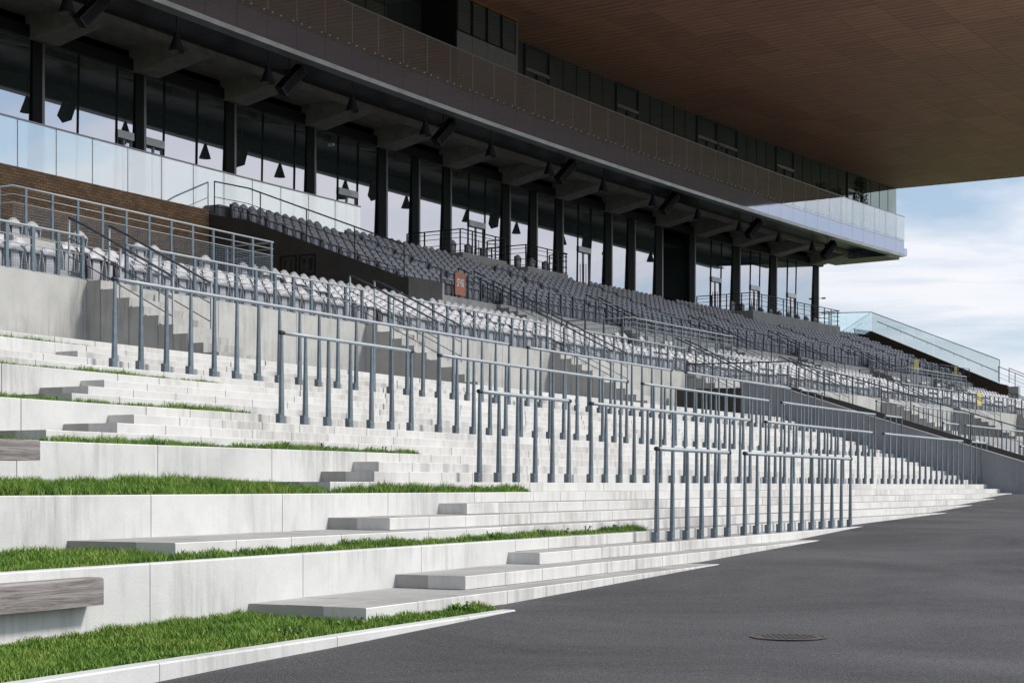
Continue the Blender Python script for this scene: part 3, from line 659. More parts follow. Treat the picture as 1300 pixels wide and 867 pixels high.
for k in range(4):
    s0 = 86.4 + k * 1.42; e0 = 28.6 - .25 * k; a = MB(); v = [P(q_, e_ + y_, z_) - o_ for y_ in (0, .02) for q_, e_, z_ in ((s0 + .01, e0, 11.05), (s0 + 1.41, e0 - .25, 11.05), (s0 + 1.41, e0 - .25, 12.2 + .13 * k + .13), (s0 + .01, e0, 12.2 + .13 * k))]; a.add(v, [(0, 1, 2, 3), (7, 6, 5, 4), (3, 2, 6, 7), (1, 5, 6, 2), (0, 3, 7, 4)], M['end_glass']); build(a, 'glass_panel', t)
a = MB(); a.tube([P(86.4 + .71 * k, 28.61 - .125 * k, 12.21 + .065 * k) for k in range(9)], .03, M['rail_dark'], 6, org=o_); build(a, 'cap_rail', t)

# ------------------------------------------------------------------ seats
def seat_parts():
    r = {}
    # rounded shell that bulges forward above the folded pan
    a = MB(); nx, nz = 8, 5
    def bp_(u, v, back):
        x = u * 2 - 1; w_ = .216 * (1 - .34 * max(0, v - .3) ** 2 * 2)
        z = .55 + v * .20 - .055 * abs(x) ** 4 * (.2 + v); y = .02 + .12 * v ** 1.35 + .035 * x * x
        return (x * w_, y + (.05 + .03 * (1 - v) if back else 0), z - (.012 if back else 0))
    for back in (0, 1):
        a.add([bp_(i / nx, j / nz, back) for j in range(nz + 1) for i in range(nx + 1)],
              [((j * (nx + 1) + i), (j * (nx + 1) + i + 1), ((j + 1) * (nx + 1) + i + 1), ((j + 1) * (nx + 1) + i)) if not back else
               ((j * (nx + 1) + i), ((j + 1) * (nx + 1) + i), ((j + 1) * (nx + 1) + i + 1), (j * (nx + 1) + i + 1)) for j in range(nz) for i in range(nx)], M['seat'])
    n_ = (nx + 1) * (nz + 1); top = [nz * (nx + 1) + i for i in range(nx + 1)]; bot = list(range(nx + 1))
    lf = [j * (nx + 1) for j in range(nz + 1)]; rt = [j * (nx + 1) + nx for j in range(nz + 1)]
    for ed in (top, lf[::-1], rt, bot[::-1]):
        for p, q in zip(ed[:-1], ed[1:]): a.f.append((p, q, q + n_, p + n_)); a.m.append(0)
    r['backrest'] = a
    def slab_(prof, y0, y1, m, mb_):
        vs = [];
        for z, hw_, yo in prof: vs += [(-hw_, y0 + yo, z), (hw_, y0 + yo, z), (hw_, y1 + yo, z), (-hw_, y1 + yo, z)]
        fs = []
        for j in range(len(prof) - 1):
            for i in range(4): fs.append((j * 4 + i, j * 4 + (i + 1) % 4, (j + 1) * 4 + (i + 1) % 4, (j + 1) * 4 + i))
        e_ = (len(prof) - 1) * 4; fs += [tuple(e_ + i for i in range(4)), (3, 2, 1, 0)]; mb_.add(vs, fs, m)
    a = MB(); slab_([(.05, .10, .03), (.12, .115, .015), (.28, .13, 0), (.44, .115, 0), (.56, .105, .015)], .095, .125, M['pan'], a); r['seat_pan'] = a
    a = MB(); slab_([(.04, .165, .03), (.14, .155, .015), (.30, .165, 0), (.43, .19, 0), (.565, .21, .02)], .13, .17, M['seat_frame'], a)
    for sx in (-1, 1):
        pts = [(.225, .02), (.19, .12), (.185, .28), (.215, .43), (.235, .56)]
        for (x0, z0), (x1, z1) in zip(pts[:-1], pts[1:]):
            v = [(sx * x0, .09, z0), (sx * (x0 - .018), .09, z0), (sx * (x1 - .018), .09, z1), (sx * x1, .09, z1), (sx * x0, .2, z0), (sx * (x0 - .018), .2, z0), (sx * (x1 - .018), .2, z1), (sx * x1, .2, z1)]
            a.add(v, [(0, 1, 2, 3), (7, 6, 5, 4), (0, 3, 7, 4), (1, 5, 6, 2)], M['pan'])
    a.box(-.25, .25, .21, .245, .08, .66, M['seat_dark']); r['seat_frame'] = a  # bracket plate widened to paint dark shade into the gaps between seats
    return r
SP = seat_parts(); SM = {k: v.mesh(k, smooth=(k == 'backrest')) for k, v in SP.items()}
seats = []           # (s, d, z, label)
def in_any(s, lst, pad=0.0): return any(a - pad < s < b_ + pad for a, b_ in lst)
RN = ['front', 'second', 'third', 'fourth', 'fifth', 'sixth', 'rear']
lb_edges = [-6] + [x for g in LA for x in g] + [96]
SPC = .505
for k in range(7):
    for bi in range(0, len(lb_edges), 2):
        s0, s1 = lb_edges[bi] + .08, lb_edges[bi + 1] - .08; n_ = int((s1 - s0) / SPC); off = ((s1 - s0) - n_ * SPC) / 2
        for i in range(n_):
            s = s0 + off + (i + .5) * SPC
            if k >= 3 and (in_any(s, PL, .4) or s < 5.8): continue
            if s > 92.2 and k > 4: continue
            where = f'{ORD[min(i + 1, 26)]} seat right of lower stair {ORD[bi // 2]}' if bi else f'{ORD[min(i + 1, 26)]} seat left of the leftmost stair'
            if bi == 0: where = f'{ORD[min(n_ - i, 26)]} left of first stair'
            else: where = f'{ORD[min(i + 1, 26)]} right of {ORD[bi // 2]} stair'
            seats.append((s, dl(k) + .28, zl(k), f'pale grey folded seat, {RN[k]} row of lower seats, {where}'))
ub_edges = [28.4] + [x for g in UA for x in g] + [91.8]
UN = ['front', 'second', 'third', 'fourth', 'fifth', 'sixth', 'seventh', 'eighth', 'ninth', 'rear']
for k in range(10):
    for bi in range(0, len(ub_edges), 2):
        s0, s1 = ub_edges[bi] + .08, ub_edges[bi + 1] - .08; n_ = int((s1 - s0) / SPC); off = ((s1 - s0) - n_ * SPC) / 2
        for i in range(n_):
            s = s0 + off + (i + .5) * SPC
            if k == 9 and in_any(s, UP, .3): continue
            if k == 8 and in_any(s, UP[2:], .3): continue
            where = f'{ORD[min(i + 1, 26)]} right of {ORD[bi // 2]} stair' if bi else f'{ORD[min(i + 1, 26)]} from dark wall'
            seats.append((s, du(k) + .3, zu(k), f'shaded grey folded seat, {UN[k]} row of upper seats, {where}'))
# paired seats on the platforms
for pi, (a_, b_) in enumerate(PL):
    for j, s in enumerate([a_ + 1.5, a_ + 2.1, a_ + 3.7, a_ + 5.9, a_ + 6.5, a_ + 8.6]):
        seats.append((s, 17.3, 5.75, f'lone pale seat on {ORD[pi + 1]} railed lower platform, {ORD[j + 1]} from its left end'))
for pi, (a_, b_) in enumerate(UP):
    for j, s in enumerate(np.arange(a_ + .6, b_ - .3, 1.3)):
        seats.append((float(s), 28.6, 11.1, f'lone seat on {ORD[pi + 1]} black railed upper platform, {ORD[j + 1]} from its left end'))
def px(s, d, z):
    p = P(s, d, z + .5); return 650 + F_PX * p.x / p.y, HOR - F_PX * p.z / p.y, p.y
vis = []
for i, q in enumerate(seats):
    x, y, dist = px(*q[:3])
    if -12 < x < 1312: vis.append((dist, i))
vis.sort(); ind = set(i for _, i in vis[:298])
rest = []
for i, (s, d, z, lbt) in enumerate(seats):
    if i in ind:
        t = thing('stadium_seat', lbt, 'stadium seat', P(s, d, z), rot(s), 'folding seats of the stand')
        for k, me_ in SM.items(): link(k, me_, t)
    else: rest.append((s, d, z))
def merge(name, parts, poses, label, cat, group):
    V0 = np.concatenate([np.array(p.v, float) for p in parts]); mats = []; F0 = []; MI = []; off = 0
    for p in parts:
        for f, mi in zip(p.f, p.m):
            mm = p.mats[mi]
            if mm not in mats: mats.append(mm)
            F0.append([x + off for x in f]); MI.append(mats.index(mm))
        off += len(p.v)
    nv = len(V0); ar = np.array(poses); n_ = len(ar); px_, py_ = Pn(ar[:, 0], ar[:, 1]); an = np.pi / 2 - np.interp(ar[:, 0], SS, TH)
    c, s_ = np.cos(an)[:, None], np.sin(an)[:, None]
    X = px_[:, None] + V0[None, :, 0] * c - V0[None, :, 1] * s_; Y = py_[:, None] + V0[None, :, 0] * s_ + V0[None, :, 1] * c; Zc = ar[:, 2][:, None] + V0[None, :, 2]
    V = np.stack([X, Y, Zc], 2).reshape(-1, 3)
    lens = np.array([len(f) for f in F0]); flat = np.concatenate([np.array(f) for f in F0])
    loops = (np.arange(n_)[:, None] * nv + flat[None]).reshape(-1); starts0 = np.concatenate([[0], np.cumsum(lens)[:-1]])
    starts = (np.arange(n_)[:, None] * len(flat) + starts0[None]).reshape(-1)
    me = bpy.data.meshes.new(name); me.vertices.add(len(V)); me.vertices.foreach_set('co', V.reshape(-1)); me.loops.add(len(loops)); me.loops.foreach_set('vertex_index', loops)
    me.polygons.add(len(starts)); me.polygons.foreach_set('loop_start', starts)
    for mm in mats: me.materials.append(mm)
    me.polygons.foreach_set('material_index', np.tile(np.array(MI), n_)); me.update(calc_edges=True)
    o = stuff(link(name, me)); tag(o, label, cat, group); return o
merge('stadium_seats', [SP['backrest'], SP['seat_pan'], SP['seat_frame']], rest, 'countless rows of pale grey folded seats filling the rest of the stand', 'stadium seats', 'folding seats of the stand')

# ------------------------------------------------------------------ rails of the seating
GA = 'railings of the stand'
edges = [-1.5] + [x for g in LA for x in g] + [95]
for i in range(0, len(edges), 2):
    s0, s1 = edges[i] + .03, edges[i + 1] - .03
    nm = ['left of the leftmost stair'] + [f'between the {ORD[j]} and {ORD[j + 1]} lower stairs' for j in range(1, 8)] + ['at the far right end']
    rail('front_railing', f'galvanised railing with mesh infill on the seating wall, {nm[i // 2]}', 'railing', [(s0, 13.28, 4.46), (s1, 13.28, 4.46)], [.76, .60, .06], .78, 1.0, M['rail'], M['rail'], M['steel'],
         rt=.028, pw=.085, mesh=(.06, .58, .065) if s0 < 30 else (.06, .58, .13), group=GA, drop=.1)
for pi, (a_, b_) in enumerate(PL):
    rail('platform_railing', f'galvanised railing with mesh infill around the {ORD[pi + 1]} lower platform', 'railing', [(a_, 19.0, PF), (a_, 15.95, PF), (b_, 15.95, PF), (b_, 17.6, PF)], [.96, .77, .06], .85, 1.15, M['rail'], M['rail'], M['steel'],
         rt=.026, pw=.07, mesh=(.06, .77, .065) if pi == 0 else (.06, .77, .13), group=GA)
for i, (a_, b_) in enumerate(LA):
    for side, s in (('left', a_ + .04), ('right', b_ - .04)):
        rail('stair_handrail', f'dark sloping handrail on the {side} side of the {ORD[i + 1]} lower stair', 'handrail',
             [(s, 13.75, 4.66), (s, 13.2, 4.41), (s, 10.85, 3.2)], [.80, .40, .08], 1.3, 1.25, M['rail_dark'], M['rail_dark'], M['rail'], rt=.028, rb=.013, pw=.035, group=GA, smoothstep=5)
    # protruding flight
    t = thing('seating_stair', f'pale concrete steps up to the lower seats, {ORD[i + 1]} stair from the left', 'stair', P(a_, 9.2, 2.38), 0, 'stairs up to the lower seats')
    for k in range(10):
        d0 = 9.2 + k * .4; a = MB(); a.rsweep(d0, min(d0 + .42, 13.39), 2.2, 2.38 + (k + 1) * .21, a_, b_, M['conc'], org=t.location); build(a, 'step', t)
    a = MB()
    for k in range(7):
        a.rsweep(dl(k) - .3, dl(k) + .02, zl(k) - .4, zl(k) - .18, a_ + .1, b_ - .1, M['conc'], org=t.location)
    build(a, 'aisle_steps', t)
upr = [30.5] + [x for g in UA for x in g] + [91.5]
for i in range(0, len(upr), 2):
    s0, s1 = upr[i] + .05, upr[i + 1] - .05
    nm = ['nearest the dark wall'] + [f'between the {ORD[j]} and {ORD[j + 1]} upper stairs' for j in range(1, 6)] + ['at the far right end']
    rail('upper_front_railing', f'dark steel railing in front of the upper seats, {nm[i // 2]}', 'railing', [(s0, 19.88, 7.22), (s1, 19.88, 7.22)], [.72, .45, .08], 1.05, .98, M['rail'], M['rail_dark'], M['rail_dark'], rt=.022, pw=.07, group=GA)
for i, (a_, b_) in enumerate(UA):
    for side, s in (('left', a_ + .03), ('right', b_ - .03)):
        rail('stair_handrail', f'dark sloping handrail on the {side} side of the {ORD[i + 1]} upper stair', 'handrail',
             [(s, 21.6, 7.75), (s, 17.5, 5.72)], [.65, .25], 1.4, 1.05, M['rail_dark'], M['rail_dark'], M['rail_dark'], rt=.026, rb=.013, pw=.035, group=GA, smoothstep=5)
    t = thing('seating_stair', f'concrete steps between the upper seats, {ORD[i + 1]} stair from the dark wall', 'stair', P(a_, 20, 7), 0, 'stairs of the upper seats')
    a = MB()
    for k in range(10): a.rsweep(du(k) - .35, du(k) + .02, zu(k) - .35, zu(k) - .17, a_ + .1, b_ - .1, M['deck'], org=t.location)
    build(a, 'aisle_steps', t)
    a = MB()
    for k in range(4): a.rsweep(18.4 + k * .4, 19.99, 6.2, 6.75 + k * .16, a_, b_, M['deck'], org=t.location)
    build(a, 'lower_flight', t)
# black rail down the side of the upper seats and round the back platforms
rail('side_railing', 'black handrail running down beside the upper seats above the dark wall', 'handrail', [(28.25, 28.9, 10.72), (28.25, 27.2, 10.3), (28.25, 20.0, 7.6)], [.62, .25], 2.3, 1.22, M['black'], M['black'], M['black'], rt=.03, rb=.014, pw=.03, group=GA, smoothstep=9)
for pi, (a_, b_) in enumerate(UP):
    o_ = P(a_, 27.5, 10)
    a = MB(); a.rsweep(27.75 if pi < 2 else 27.0, 28.75, 9.9, 11.12, a_, b_, M['conc'], org=o_); tag(build(a, 'viewing_platform', None, o_), f'concrete viewing platform at the back of the upper seats, {ORD[pi + 1]} from the left', 'platform', 'upper viewing platforms')
    dd = 27.8 if pi < 2 else 27.05
    rail('platform_railing', f'black steel railing around the {ORD[pi + 1]} upper viewing platform', 'railing', [(a_, 31.0, 11.1), (a_, dd, 11.1), (b_, dd, 11.1), (b_, 28.9, 11.1)], [.95, .72, .4, .1], 1.05, 1.12, M['rail_dark'] if pi == 2 else M['black'], M['black'], M['black'], rt=.03, rb=.016, pw=.06, group=GA)
rail('well_railing', 'dark handrail on top of the dark stair wall at right', 'railing', [(36.3, 12.5, 3.75), (36.3, 8.2, 3.7), (36.3, 6.2, 3.12), (36.3, -1.7, .6)], [.45], 1.1, .95, M['rail_dark'], M['rail_dark'], M['rail_dark'], rt=.026, pw=.03, group=GA, smoothstep=5)
rail('far_stair_railing', 'dark stair railing descending beyond the far right end wall', 'railing', [(93.5, 18.6, 7.4), (93.5, 9.0, 3.2)], [.6, .3], 1.3, 1.05, M['rail_dark'], M['rail_dark'], M['rail_dark'], pw=.04, group=GA, smoothstep=5)
rail('far_stair_railing', 'second dark stair railing descending at the right edge, outer side', 'railing', [(95.5, 18.6, 7.4), (95.5, 9.0, 3.2)], [.6, .3], 1.3, 1.05, M['rail_dark'], M['rail_dark'], M['rail_dark'], pw=.04, group=GA, smoothstep=5)

# glass fence above the brick wall
o_ = P(17, 29, 10.8)
t = thing('glass_fence', 'long pale glass fence above the brick wall at left with thin metal cap', 'glass fence', o_, 0, 'glass fences')
jt = [-4, -2, 0, 2, 4, 6, 8, 10, 12, 14, 16, 18.55, 20.28, 21.99, 23.74, 25.5, 27.24, 29.0, 30.69, 32.43, 34.2, 35.97, 37.72]
for s0, s1 in zip(jt[:-1], jt[1:]):
    a = MB(); a.rsweep(29.06, 29.08, 10.8, 12.42, s0 + .012, s1 - .012, M['fence_glass'], org=o_); build(a, 'glass_panel', t)
a = MB(); a.sweep([(29.03, 12.42), (29.03, 12.47), (29.11, 12.47), (29.11, 12.42)], -4, 37.72, M['edge'], org=o_); build(a, 'cap_rail', t)
a = MB()
for s_ in jt[1:-1]: a.rsweep(29.055, 29.085, 10.8, 12.42, s_ - .011, s_ + .011, M['rail_dark'], org=o_)
build(a, 'joint_seal', t)

# ------------------------------------------------------------------ the building: ground-floor glazing
OB = P(50, 34, 11)
BLD = thing('grandstand_building', 'long glass-fronted grandstand building with black columns and a projecting balcony', 'building', OB)
def bpart(mb_, name, smooth=False): return build(mb_, name, BLD, smooth=smooth)
DG, ZF, ZH = 34.3, 11.05, 17.1
cols = [(14.2, 14.85), (19.0, 19.65), (23.94, 24.56), (29.38, 30.0), (34.72, 35.4), (40.11, 40.8), (45.43, 46.2), (48.15, 48.85), (50.83, 51.6), (56.35, 57.2), (59.11, 59.95), (61.83, 62.7), (67.38, 68.25), (70.1, 71.05), (73.52, 74.5), (77.85, 78.7), (83.68, 84.8), (89.07, 90.1), (95.62, 96.5)]
for (a_, b_) in cols:
    a = MB(); a.rsweep(DG - .17, DG + .1, 10.7, ZH + .25, a_ + .06, b_ - .1, M['column'], org=OB); bpart(a, 'column')
    a = MB(); a.rsweep(DG - .18, DG + .05, 10.7, ZH + .24, b_ - .095, b_ + .03, M['jamb'], org=OB); bpart(a, 'jamb')
mull = {24.56: [26.37, 28.45], 30.0: [31.12, 33.07], 35.4: [37.2, 39.39], 40.8: [42.49, 43.97], 46.2: [], 48.85: [], 51.6: [53.26, 54.82], 57.2: [], 59.95: [], 62.7: [64.42, 65.84], 68.25: [], 71.05: [], 78.7: [80.88, 82.27], 84.8: [86.34, 87.69], 90.1: [91.76, 93.07]}
doors = [(28.45, 29.38), (30.03, 31.12), (42.49, 43.97), (53.26, 54.82), (64.42, 65.84), (80.88, 82.27), (86.34, 87.69), (91.76, 93.07)]
ends = [c for c in cols]
random.seed(3)
def pane(s0, s1, z0, z1, name='glass_pane', m=None, dd=DG):
    a = MB(); l1, l2 = random.uniform(-.006, .006), random.uniform(-.006, .006); lb_, lt_ = (.021 * (z0 - ZF), .021 * (z1 - ZF)) if dd == DG else (0, 0)
    v = [P(s0, dd + l1 - lb_, z0) - OB, P(s1, dd + l2 - lb_, z0) - OB, P(s1, dd + l2 - lt_, z1) - OB, P(s0, dd + l1 - lt_, z1) - OB]
    v += [P(s0, dd + .04, z0) - OB, P(s1, dd + .04, z0) - OB, P(s1, dd + .04, z1) - OB, P(s0, dd + .04, z1) - OB]
    a.add(v, [(0, 1, 2, 3), (7, 6, 5, 4), (0, 3, 7, 4), (1, 5, 6, 2), (3, 2, 6, 7), (0, 4, 5, 1)], m or M['glaz']); return bpart(a, name)
for (c0, c1) in zip(cols[:-1], cols[1:]):
    s0, s1 = c0[1] + .03, c1[0]
    if c0[0] == 73.52: continue                           # dark recess
    ms = next((v for k_, v in mull.items() if abs(k_ - c0[1]) < .05), [(s0 + s1) / 2] if s1 - s0 > 3 else [])
    bd = [s0] + ms + [s1]
    for q0, q1 in zip(bd[:-1], bd[1:]):
        dr = [d_ for d_ in doors if abs(d_[0] - q0) < .12 or abs(d_[1] - q1) < .12]
        dr = [d_ for d_ in dr if d_[0] > q0 - .15 and d_[1] < q1 + .15]
        if dr:
            x0, x1 = q0 + .01, q1 - .01
            pane(x0, x1, 14.62, ZH)
            a = MB(); a.rsweep(DG - .16, DG + .05, 14.28, 14.6, x0, x1, M['trim'], org=OB); bpart(a, 'transom')
            a = MB(); a.rsweep(DG - .055, DG + .05, 11.07, 14.27, x0, x0 + .09, M['jamb'], org=OB); a.rsweep(DG - .055, DG + .05, 11.07, 14.27, x1 - .09, x1, M['jamb'], org=OB)
            a.rsweep(DG - .055, DG + .05, 11.07, 14.27, (x0 + x1) / 2 - .045, (x0 + x1) / 2 + .045, M['jamb'], org=OB); d_ob = bpart(a, 'door')
            for h0, h1 in ((x0 + .095, (x0 + x1) / 2 - .05), ((x0 + x1) / 2 + .05, x1 - .095)):
                a = MB(); a.rsweep(DG - .01, DG + .02, 11.1, 14.26, h0, h1, M['glaz'], org=OB); build(a, 'glass', d_ob)
            a = MB()
            for hx in ((x0 + x1) / 2 - .12, (x0 + x1) / 2 + .12): a.tube([P(hx, DG - .14, 11.9), P(hx, DG - .14, 13.6)], .025, M['black'], 6, org=OB)
            build(a, 'handle', d_ob)
        else: pane(q0 + .008, q1 - .008, ZF, ZH)
    for mx_ in ms:
        a = MB(); a.sweep([(DG - .04, ZF), (DG - .175, ZH), (DG + .02, ZH), (DG + .02, ZF)], mx_ - .028, mx_ + .028, M['column'], org=OB); bpart(a, 'mullion')
# recess
a = MB(); a.rsweep(DG + 3.0, DG + 3.2, ZF, ZH, 73.6, 78.6, M['glaz'], org=OB); bpart(a, 'recess_back')
a = MB(); a.rsweep(DG + .1, DG + 3.0, ZF, ZH, 78.55, 78.6, M['glaz'], org=OB); bpart(a, 'recess_side')
a = MB(); a.rsweep(DG + .1, DG + 3.0, ZF, ZH, 74.5, 74.56, M['column'], org=OB); bpart(a, 'recess_side')
# end return of the glazing at the right corner
a = MB(); a.rsweep(DG + .05, DG + 12, ZF - .3, 24.3, 96.3, 96.45, M['glaz'], org=OB); bpart(a, 'end_glazing')
# body behind the glass and head band
a = MB(); a.rsweep(DG + .12, DG + 3.2, 5, ZH + .2, 2, 73.5, M['column'], org=OB); a.rsweep(DG + 3.25, DG + 14, 5, 24, 2, 96.2, M['column'], org=OB); a.rsweep(DG + .12, DG + 3.2, 5, ZH + .2, 78.7, 96.2, M['column'], org=OB); bpart(a, 'wall')
a = MB(); a.rsweep(DG - .35, DG + .11, ZH + .01, ZH + .5, 2, 96.9, M['black'], org=OB); bpart(a, 'head_band')

# balcony: ceiling, beams, edge beam, fascia, glass
BE = 95.3
a = MB(); a.rsweep(26.75, 31.0, 17.95, 18.25, 2, BE - .05, M['black'], org=OB); bpart(a, 'balcony_slab')
for k in range(int((BE - 4) / 1.36)):
    s0 = 4 + k * 1.36
    if s0 > BE - 1.4: break
    a = MB(); a.rsweep(26.78, 30.9, 17.86, 17.94, s0, s0 + 1.34, simple('soffit_tray', (.02, .023, .025), .35, .3, noise=.2) if k == 0 else bpy.data.materials['soffit_tray'], org=OB, step=5); bpart(a, 'soffit_tray')
a = MB(); a.rsweep(30.95, 34.3, 18.0, 18.4, 2, 101, M['beam'], org=OB); bpart(a, 'upper_slab')
a = MB(); a.sweep([(30.92, 17.62), (30.92, 18.3), (31.3, 18.3), (31.3, 17.62)], 2, 97.2, M['beam'], org=OB); bpart(a, 'edge_beam')
for i, (a_, b_) in enumerate([(x, x + .6) for x in (9.3, 14.3, 19.0, 23.94, 29.38, 34.72, 40.11, 45.43, 50.83, 56.35, 61.83, 67.38, 73.52, 78.4, 83.68, 89.07, 95.0)]):
    a = MB(); a.sweep([(31.0, 17.55), (31.0, 18.2), (34.2, 18.2), (34.2, 17.12), (33.7, 17.05)], a_ - .25, a_ + .95, M['beam'], org=OB); bpart(a, 'beam')
fj = [2.0]; 
while fj[-1] < BE - 1.2: fj.append(fj[-1] + 1.768)
fj[-1] = BE
for s0, s1 in zip(fj[:-1], fj[1:]):
    a = MB(); a.rsweep(26.5, 26.56, 17.27, 18.4, s0 + .008, s1 - .008, M['fascia'], org=OB); bpart(a, 'fascia_panel')
    a = MB(); a.rsweep(26.47, 26.49, 18.2, 20.02, s0 + .012, s1 - .012, M['balc_glass'], org=OB); bpart(a, 'balustrade_glass')
    a = MB(); a.rsweep(26.475, 26.485, 18.41, 20.02, s0 - .011, s0 + .011, M['trim'], org=OB); bpart(a, 'glass_joint')
a = MB(); a.sweep([(26.46, 17.06), (26.46, 17.25), (26.62, 17.25), (27.0, 17.12), (27.0, 17.06)], 2, BE + .02, M['trim'], org=OB); bpart(a, 'fascia_trim')
a = MB(); a.rsweep(26.57, 26.75, 17.2, 18.25, 2, BE, M['black'], org=OB); a.rsweep(26.57, 31, 17.26, 18.2, BE - .045, BE - .01, M['fascia'], org=OB); bpart(a, 'fascia_backing')
a = MB(); a.rsweep(26.46, 26.5, 20.025, 20.07, 2, BE, M['edge'], org=OB); bpart(a, 'balustrade_cap')
a = MB()
for s0 in fj[8:-2]:
    for q in (.25, .75, 1.5):
        a.rsweep(26.44, 26.468, 18.34, 18.38, s0 + q, s0 + q + .04, M['white_print'], org=OB, step=5)
stuff(bpart(a, 'glass_bolts'))
for s0 in (48.6, 53.9, 87.0):
    a = MB(); a.rsweep(26.9, 26.95, 18.3, 20.0, s0, s0 + .05, M['rail'], org=OB); bpart(a, 'balustrade_post')
# second soffit step beyond the balcony end
a = MB(); a.rsweep(28.2, 34.0, 17.75, 18.3, BE, 99.4, M['fascia'], org=OB); a.rsweep(28.6, 34.0, 17.45, 17.74, BE, 98.9, M['beam'], org=OB); bpart(a, 'end_soffit')
a = MB(); a.rsweep(26.8, 30, 18.26, 18.3, 2, BE, M['deck'], org=OB); bpart(a, 'balcony_floor')

# upper storey glazing
Z2, ZR = 18.42, 23.44
frames = [(35.4, 37.8), (52.33, 54.78), (61.8, 64.37), (71.53, 74.2), (74.25, 76.9), (82.3, 84.9), (93.06, 95.5)]
def upane(s0, s1, z0, z1, dd, name='upper_glass_pane'): pane(s0, s1, z0, z1, name, M['upglaz'], dd)
M['upglaz'] = glass('dark_glass', (.42, .50, .48), None, .38)
def plain(s0, s1, dd=30.0):
    n_ = max(1, int(round((s1 - s0) / 1.45)))
    for k in range(n_):
        a0 = s0 + (s1 - s0) * k / n_; a1 = s0 + (s1 - s0) * (k + 1) / n_
        upane(a0 + .01, a1 - .012, Z2, ZR, dd)
        if k: 
            a = MB(); a.rsweep(dd - .02, dd + .03, Z2, ZR, a0 - .02, a0 + .012, M['column'], org=OB); bpart(a, 'mullion')
def framed(s0, s1, dd=30.0):
    a = MB()
    for q in ((s0, s0 + .1), (s1 - .1, s1)): a.rsweep(dd - .1, dd + .05, Z2, ZR - .02, q[0], q[1], M['rail_dark'], org=OB)
    a.rsweep(dd - .1, dd + .05, 22.02, 22.2, s0 + .102, s1 - .102, M['edge'], org=OB); a.rsweep(dd - .1, dd + .05, ZR - .1, ZR - .02, s0 + .102, s1 - .102, M['rail_dark'], org=OB)
    a.rsweep(dd - .08, dd + .05, Z2, 22.01, (s0 + s1) / 2 - .06, (s0 + s1) / 2 + .06, M['black'], org=OB); w_ = bpart(a, 'window_frame')
    for (q0, q1, z0, z1) in ((s0 + .11, s1 - .11, 22.21, ZR - .11), (s0 + .11, (s0 + s1) / 2 - .07, Z2, 22.0), ((s0 + s1) / 2 + .07, s1 - .11, Z2, 22.0)):
        a = MB(); a.rsweep(dd, dd + .03, z0, z1, q0, q1, M['upglaz'], org=OB); build(a, 'glass', w_)
cur = 49.0
for f0, f1 in frames[1:]:
    if f0 - cur > .4: plain(cur, f0)
    framed(f0, f1); cur = f1
plain(cur, 101.25)
plain(4, 35.3, 30); framed(*frames[0]); plain(37.9, 43.5, 30)
# projecting box with grey panels
for k in range(4):
    s0 = 43.6 + k * 1.25
    a = MB(); a.rsweep(28.0, 28.2, Z2, 21.66, s0 + .01, s0 + 1.24, simple('grey_cladding', (.20, .205, .20), .6, .2, noise=.15) if k == 0 else bpy.data.materials['grey_cladding'], org=OB); bpart(a, 'cladding_panel')
    upane(s0 + .02, s0 + 1.23, 21.75, ZR, 28.05)
    a = MB(); a.rsweep(27.97, 28.04, 21.67, ZR, s0 - .03, s0 + .03, M['column'], org=OB); bpart(a, 'mullion')
a = MB(); a.rsweep(28.0, 30.2, Z2, ZR, 48.6, 48.75, M['jamb'], org=OB); bpart(a, 'box_side')
a = MB(); a.rsweep(28.0, 30.2, Z2, ZR, 43.5, 43.58, M['column'], org=OB); bpart(a, 'box_side')
a = MB(); a.rsweep(27.9, 27.99, ZR - .1, ZR - .012, 40, 48.75, simple('copper_edge', (.45, .19, .07), .4, .5), org=OB); bpart(a, 'box_head_trim')
a = MB(); a.rsweep(30.2, 38, 18.4, ZR + .2, 4, 101.2, M['column'], org=OB); bpart(a, 'upper_wall')

# roof with boarded soffit panels
RB = P(60, 14, ZR)
RF = thing('roof', 'huge flat roof with dark brown boarded underside projecting over the stand', 'roof', RB)
a = MB(); a.sweep([(4.5, ZR + .06), (4.3, ZR + .9), (40, ZR + 1.3), (40, ZR + .06)], -45, 101.2, M['dark_conc'], step=6, org=RB); build(a, 'roof_body', RF)
# slightly skewed end strip
dk = [4.5 + 2.45 * i for i in range(11)]; dk[-1] = 30.2
def soff(s0, s1, d0, d1, e0=None, e1=None):
    a = MB(); z = ZR; g_ = .007; lc = P((s0 + s1) / 2, d0, z); rz_ = rot((s0 + s1) / 2); ci, si = math.cos(-rz_), math.sin(-rz_)
    q = [(s0 + g_, d0 + g_), (s1 - g_ if e0 is None else e0, d0 + g_), (s1 - g_ if e1 is None else e1, d1 - g_), (s0 + g_, d1 - g_)]
    v = []
    for zz_ in (0, .05):
        for s_, d_ in q:
            w_ = P(s_, d_, z) - lc; v.append((w_.x * ci - w_.y * si, w_.x * si + w_.y * ci, zz_))
    a.add(v, [(0, 3, 2, 1), (0, 1, 5, 4), (1, 2, 6, 5), (2, 3, 7, 6), (3, 0, 4, 7)], M['soffit'])
    return build(a, 'soffit_panel', RF, lc - RB, rz_)
for i, d0 in enumerate(dk[:-1]):
    d1 = dk[i + 1]; s_ = 40.2 if i < 7 else 30.0
    lim = 101.2
    while s_ < lim - .2:
        s1 = min(s_ + 5.2, lim); soff(s_, s1, d0, d1); s_ = s1
a = MB()
a.rsweep(4.5, 30, ZR + .0, ZR + .05, -45, 30, M['soffit'], org=RB, step=6); a.rsweep(4.5, 21.63, ZR, ZR + .05, 30.01, 40.19, M['soffit'], org=RB, step=6); build(a, 'near_soffit', RF)
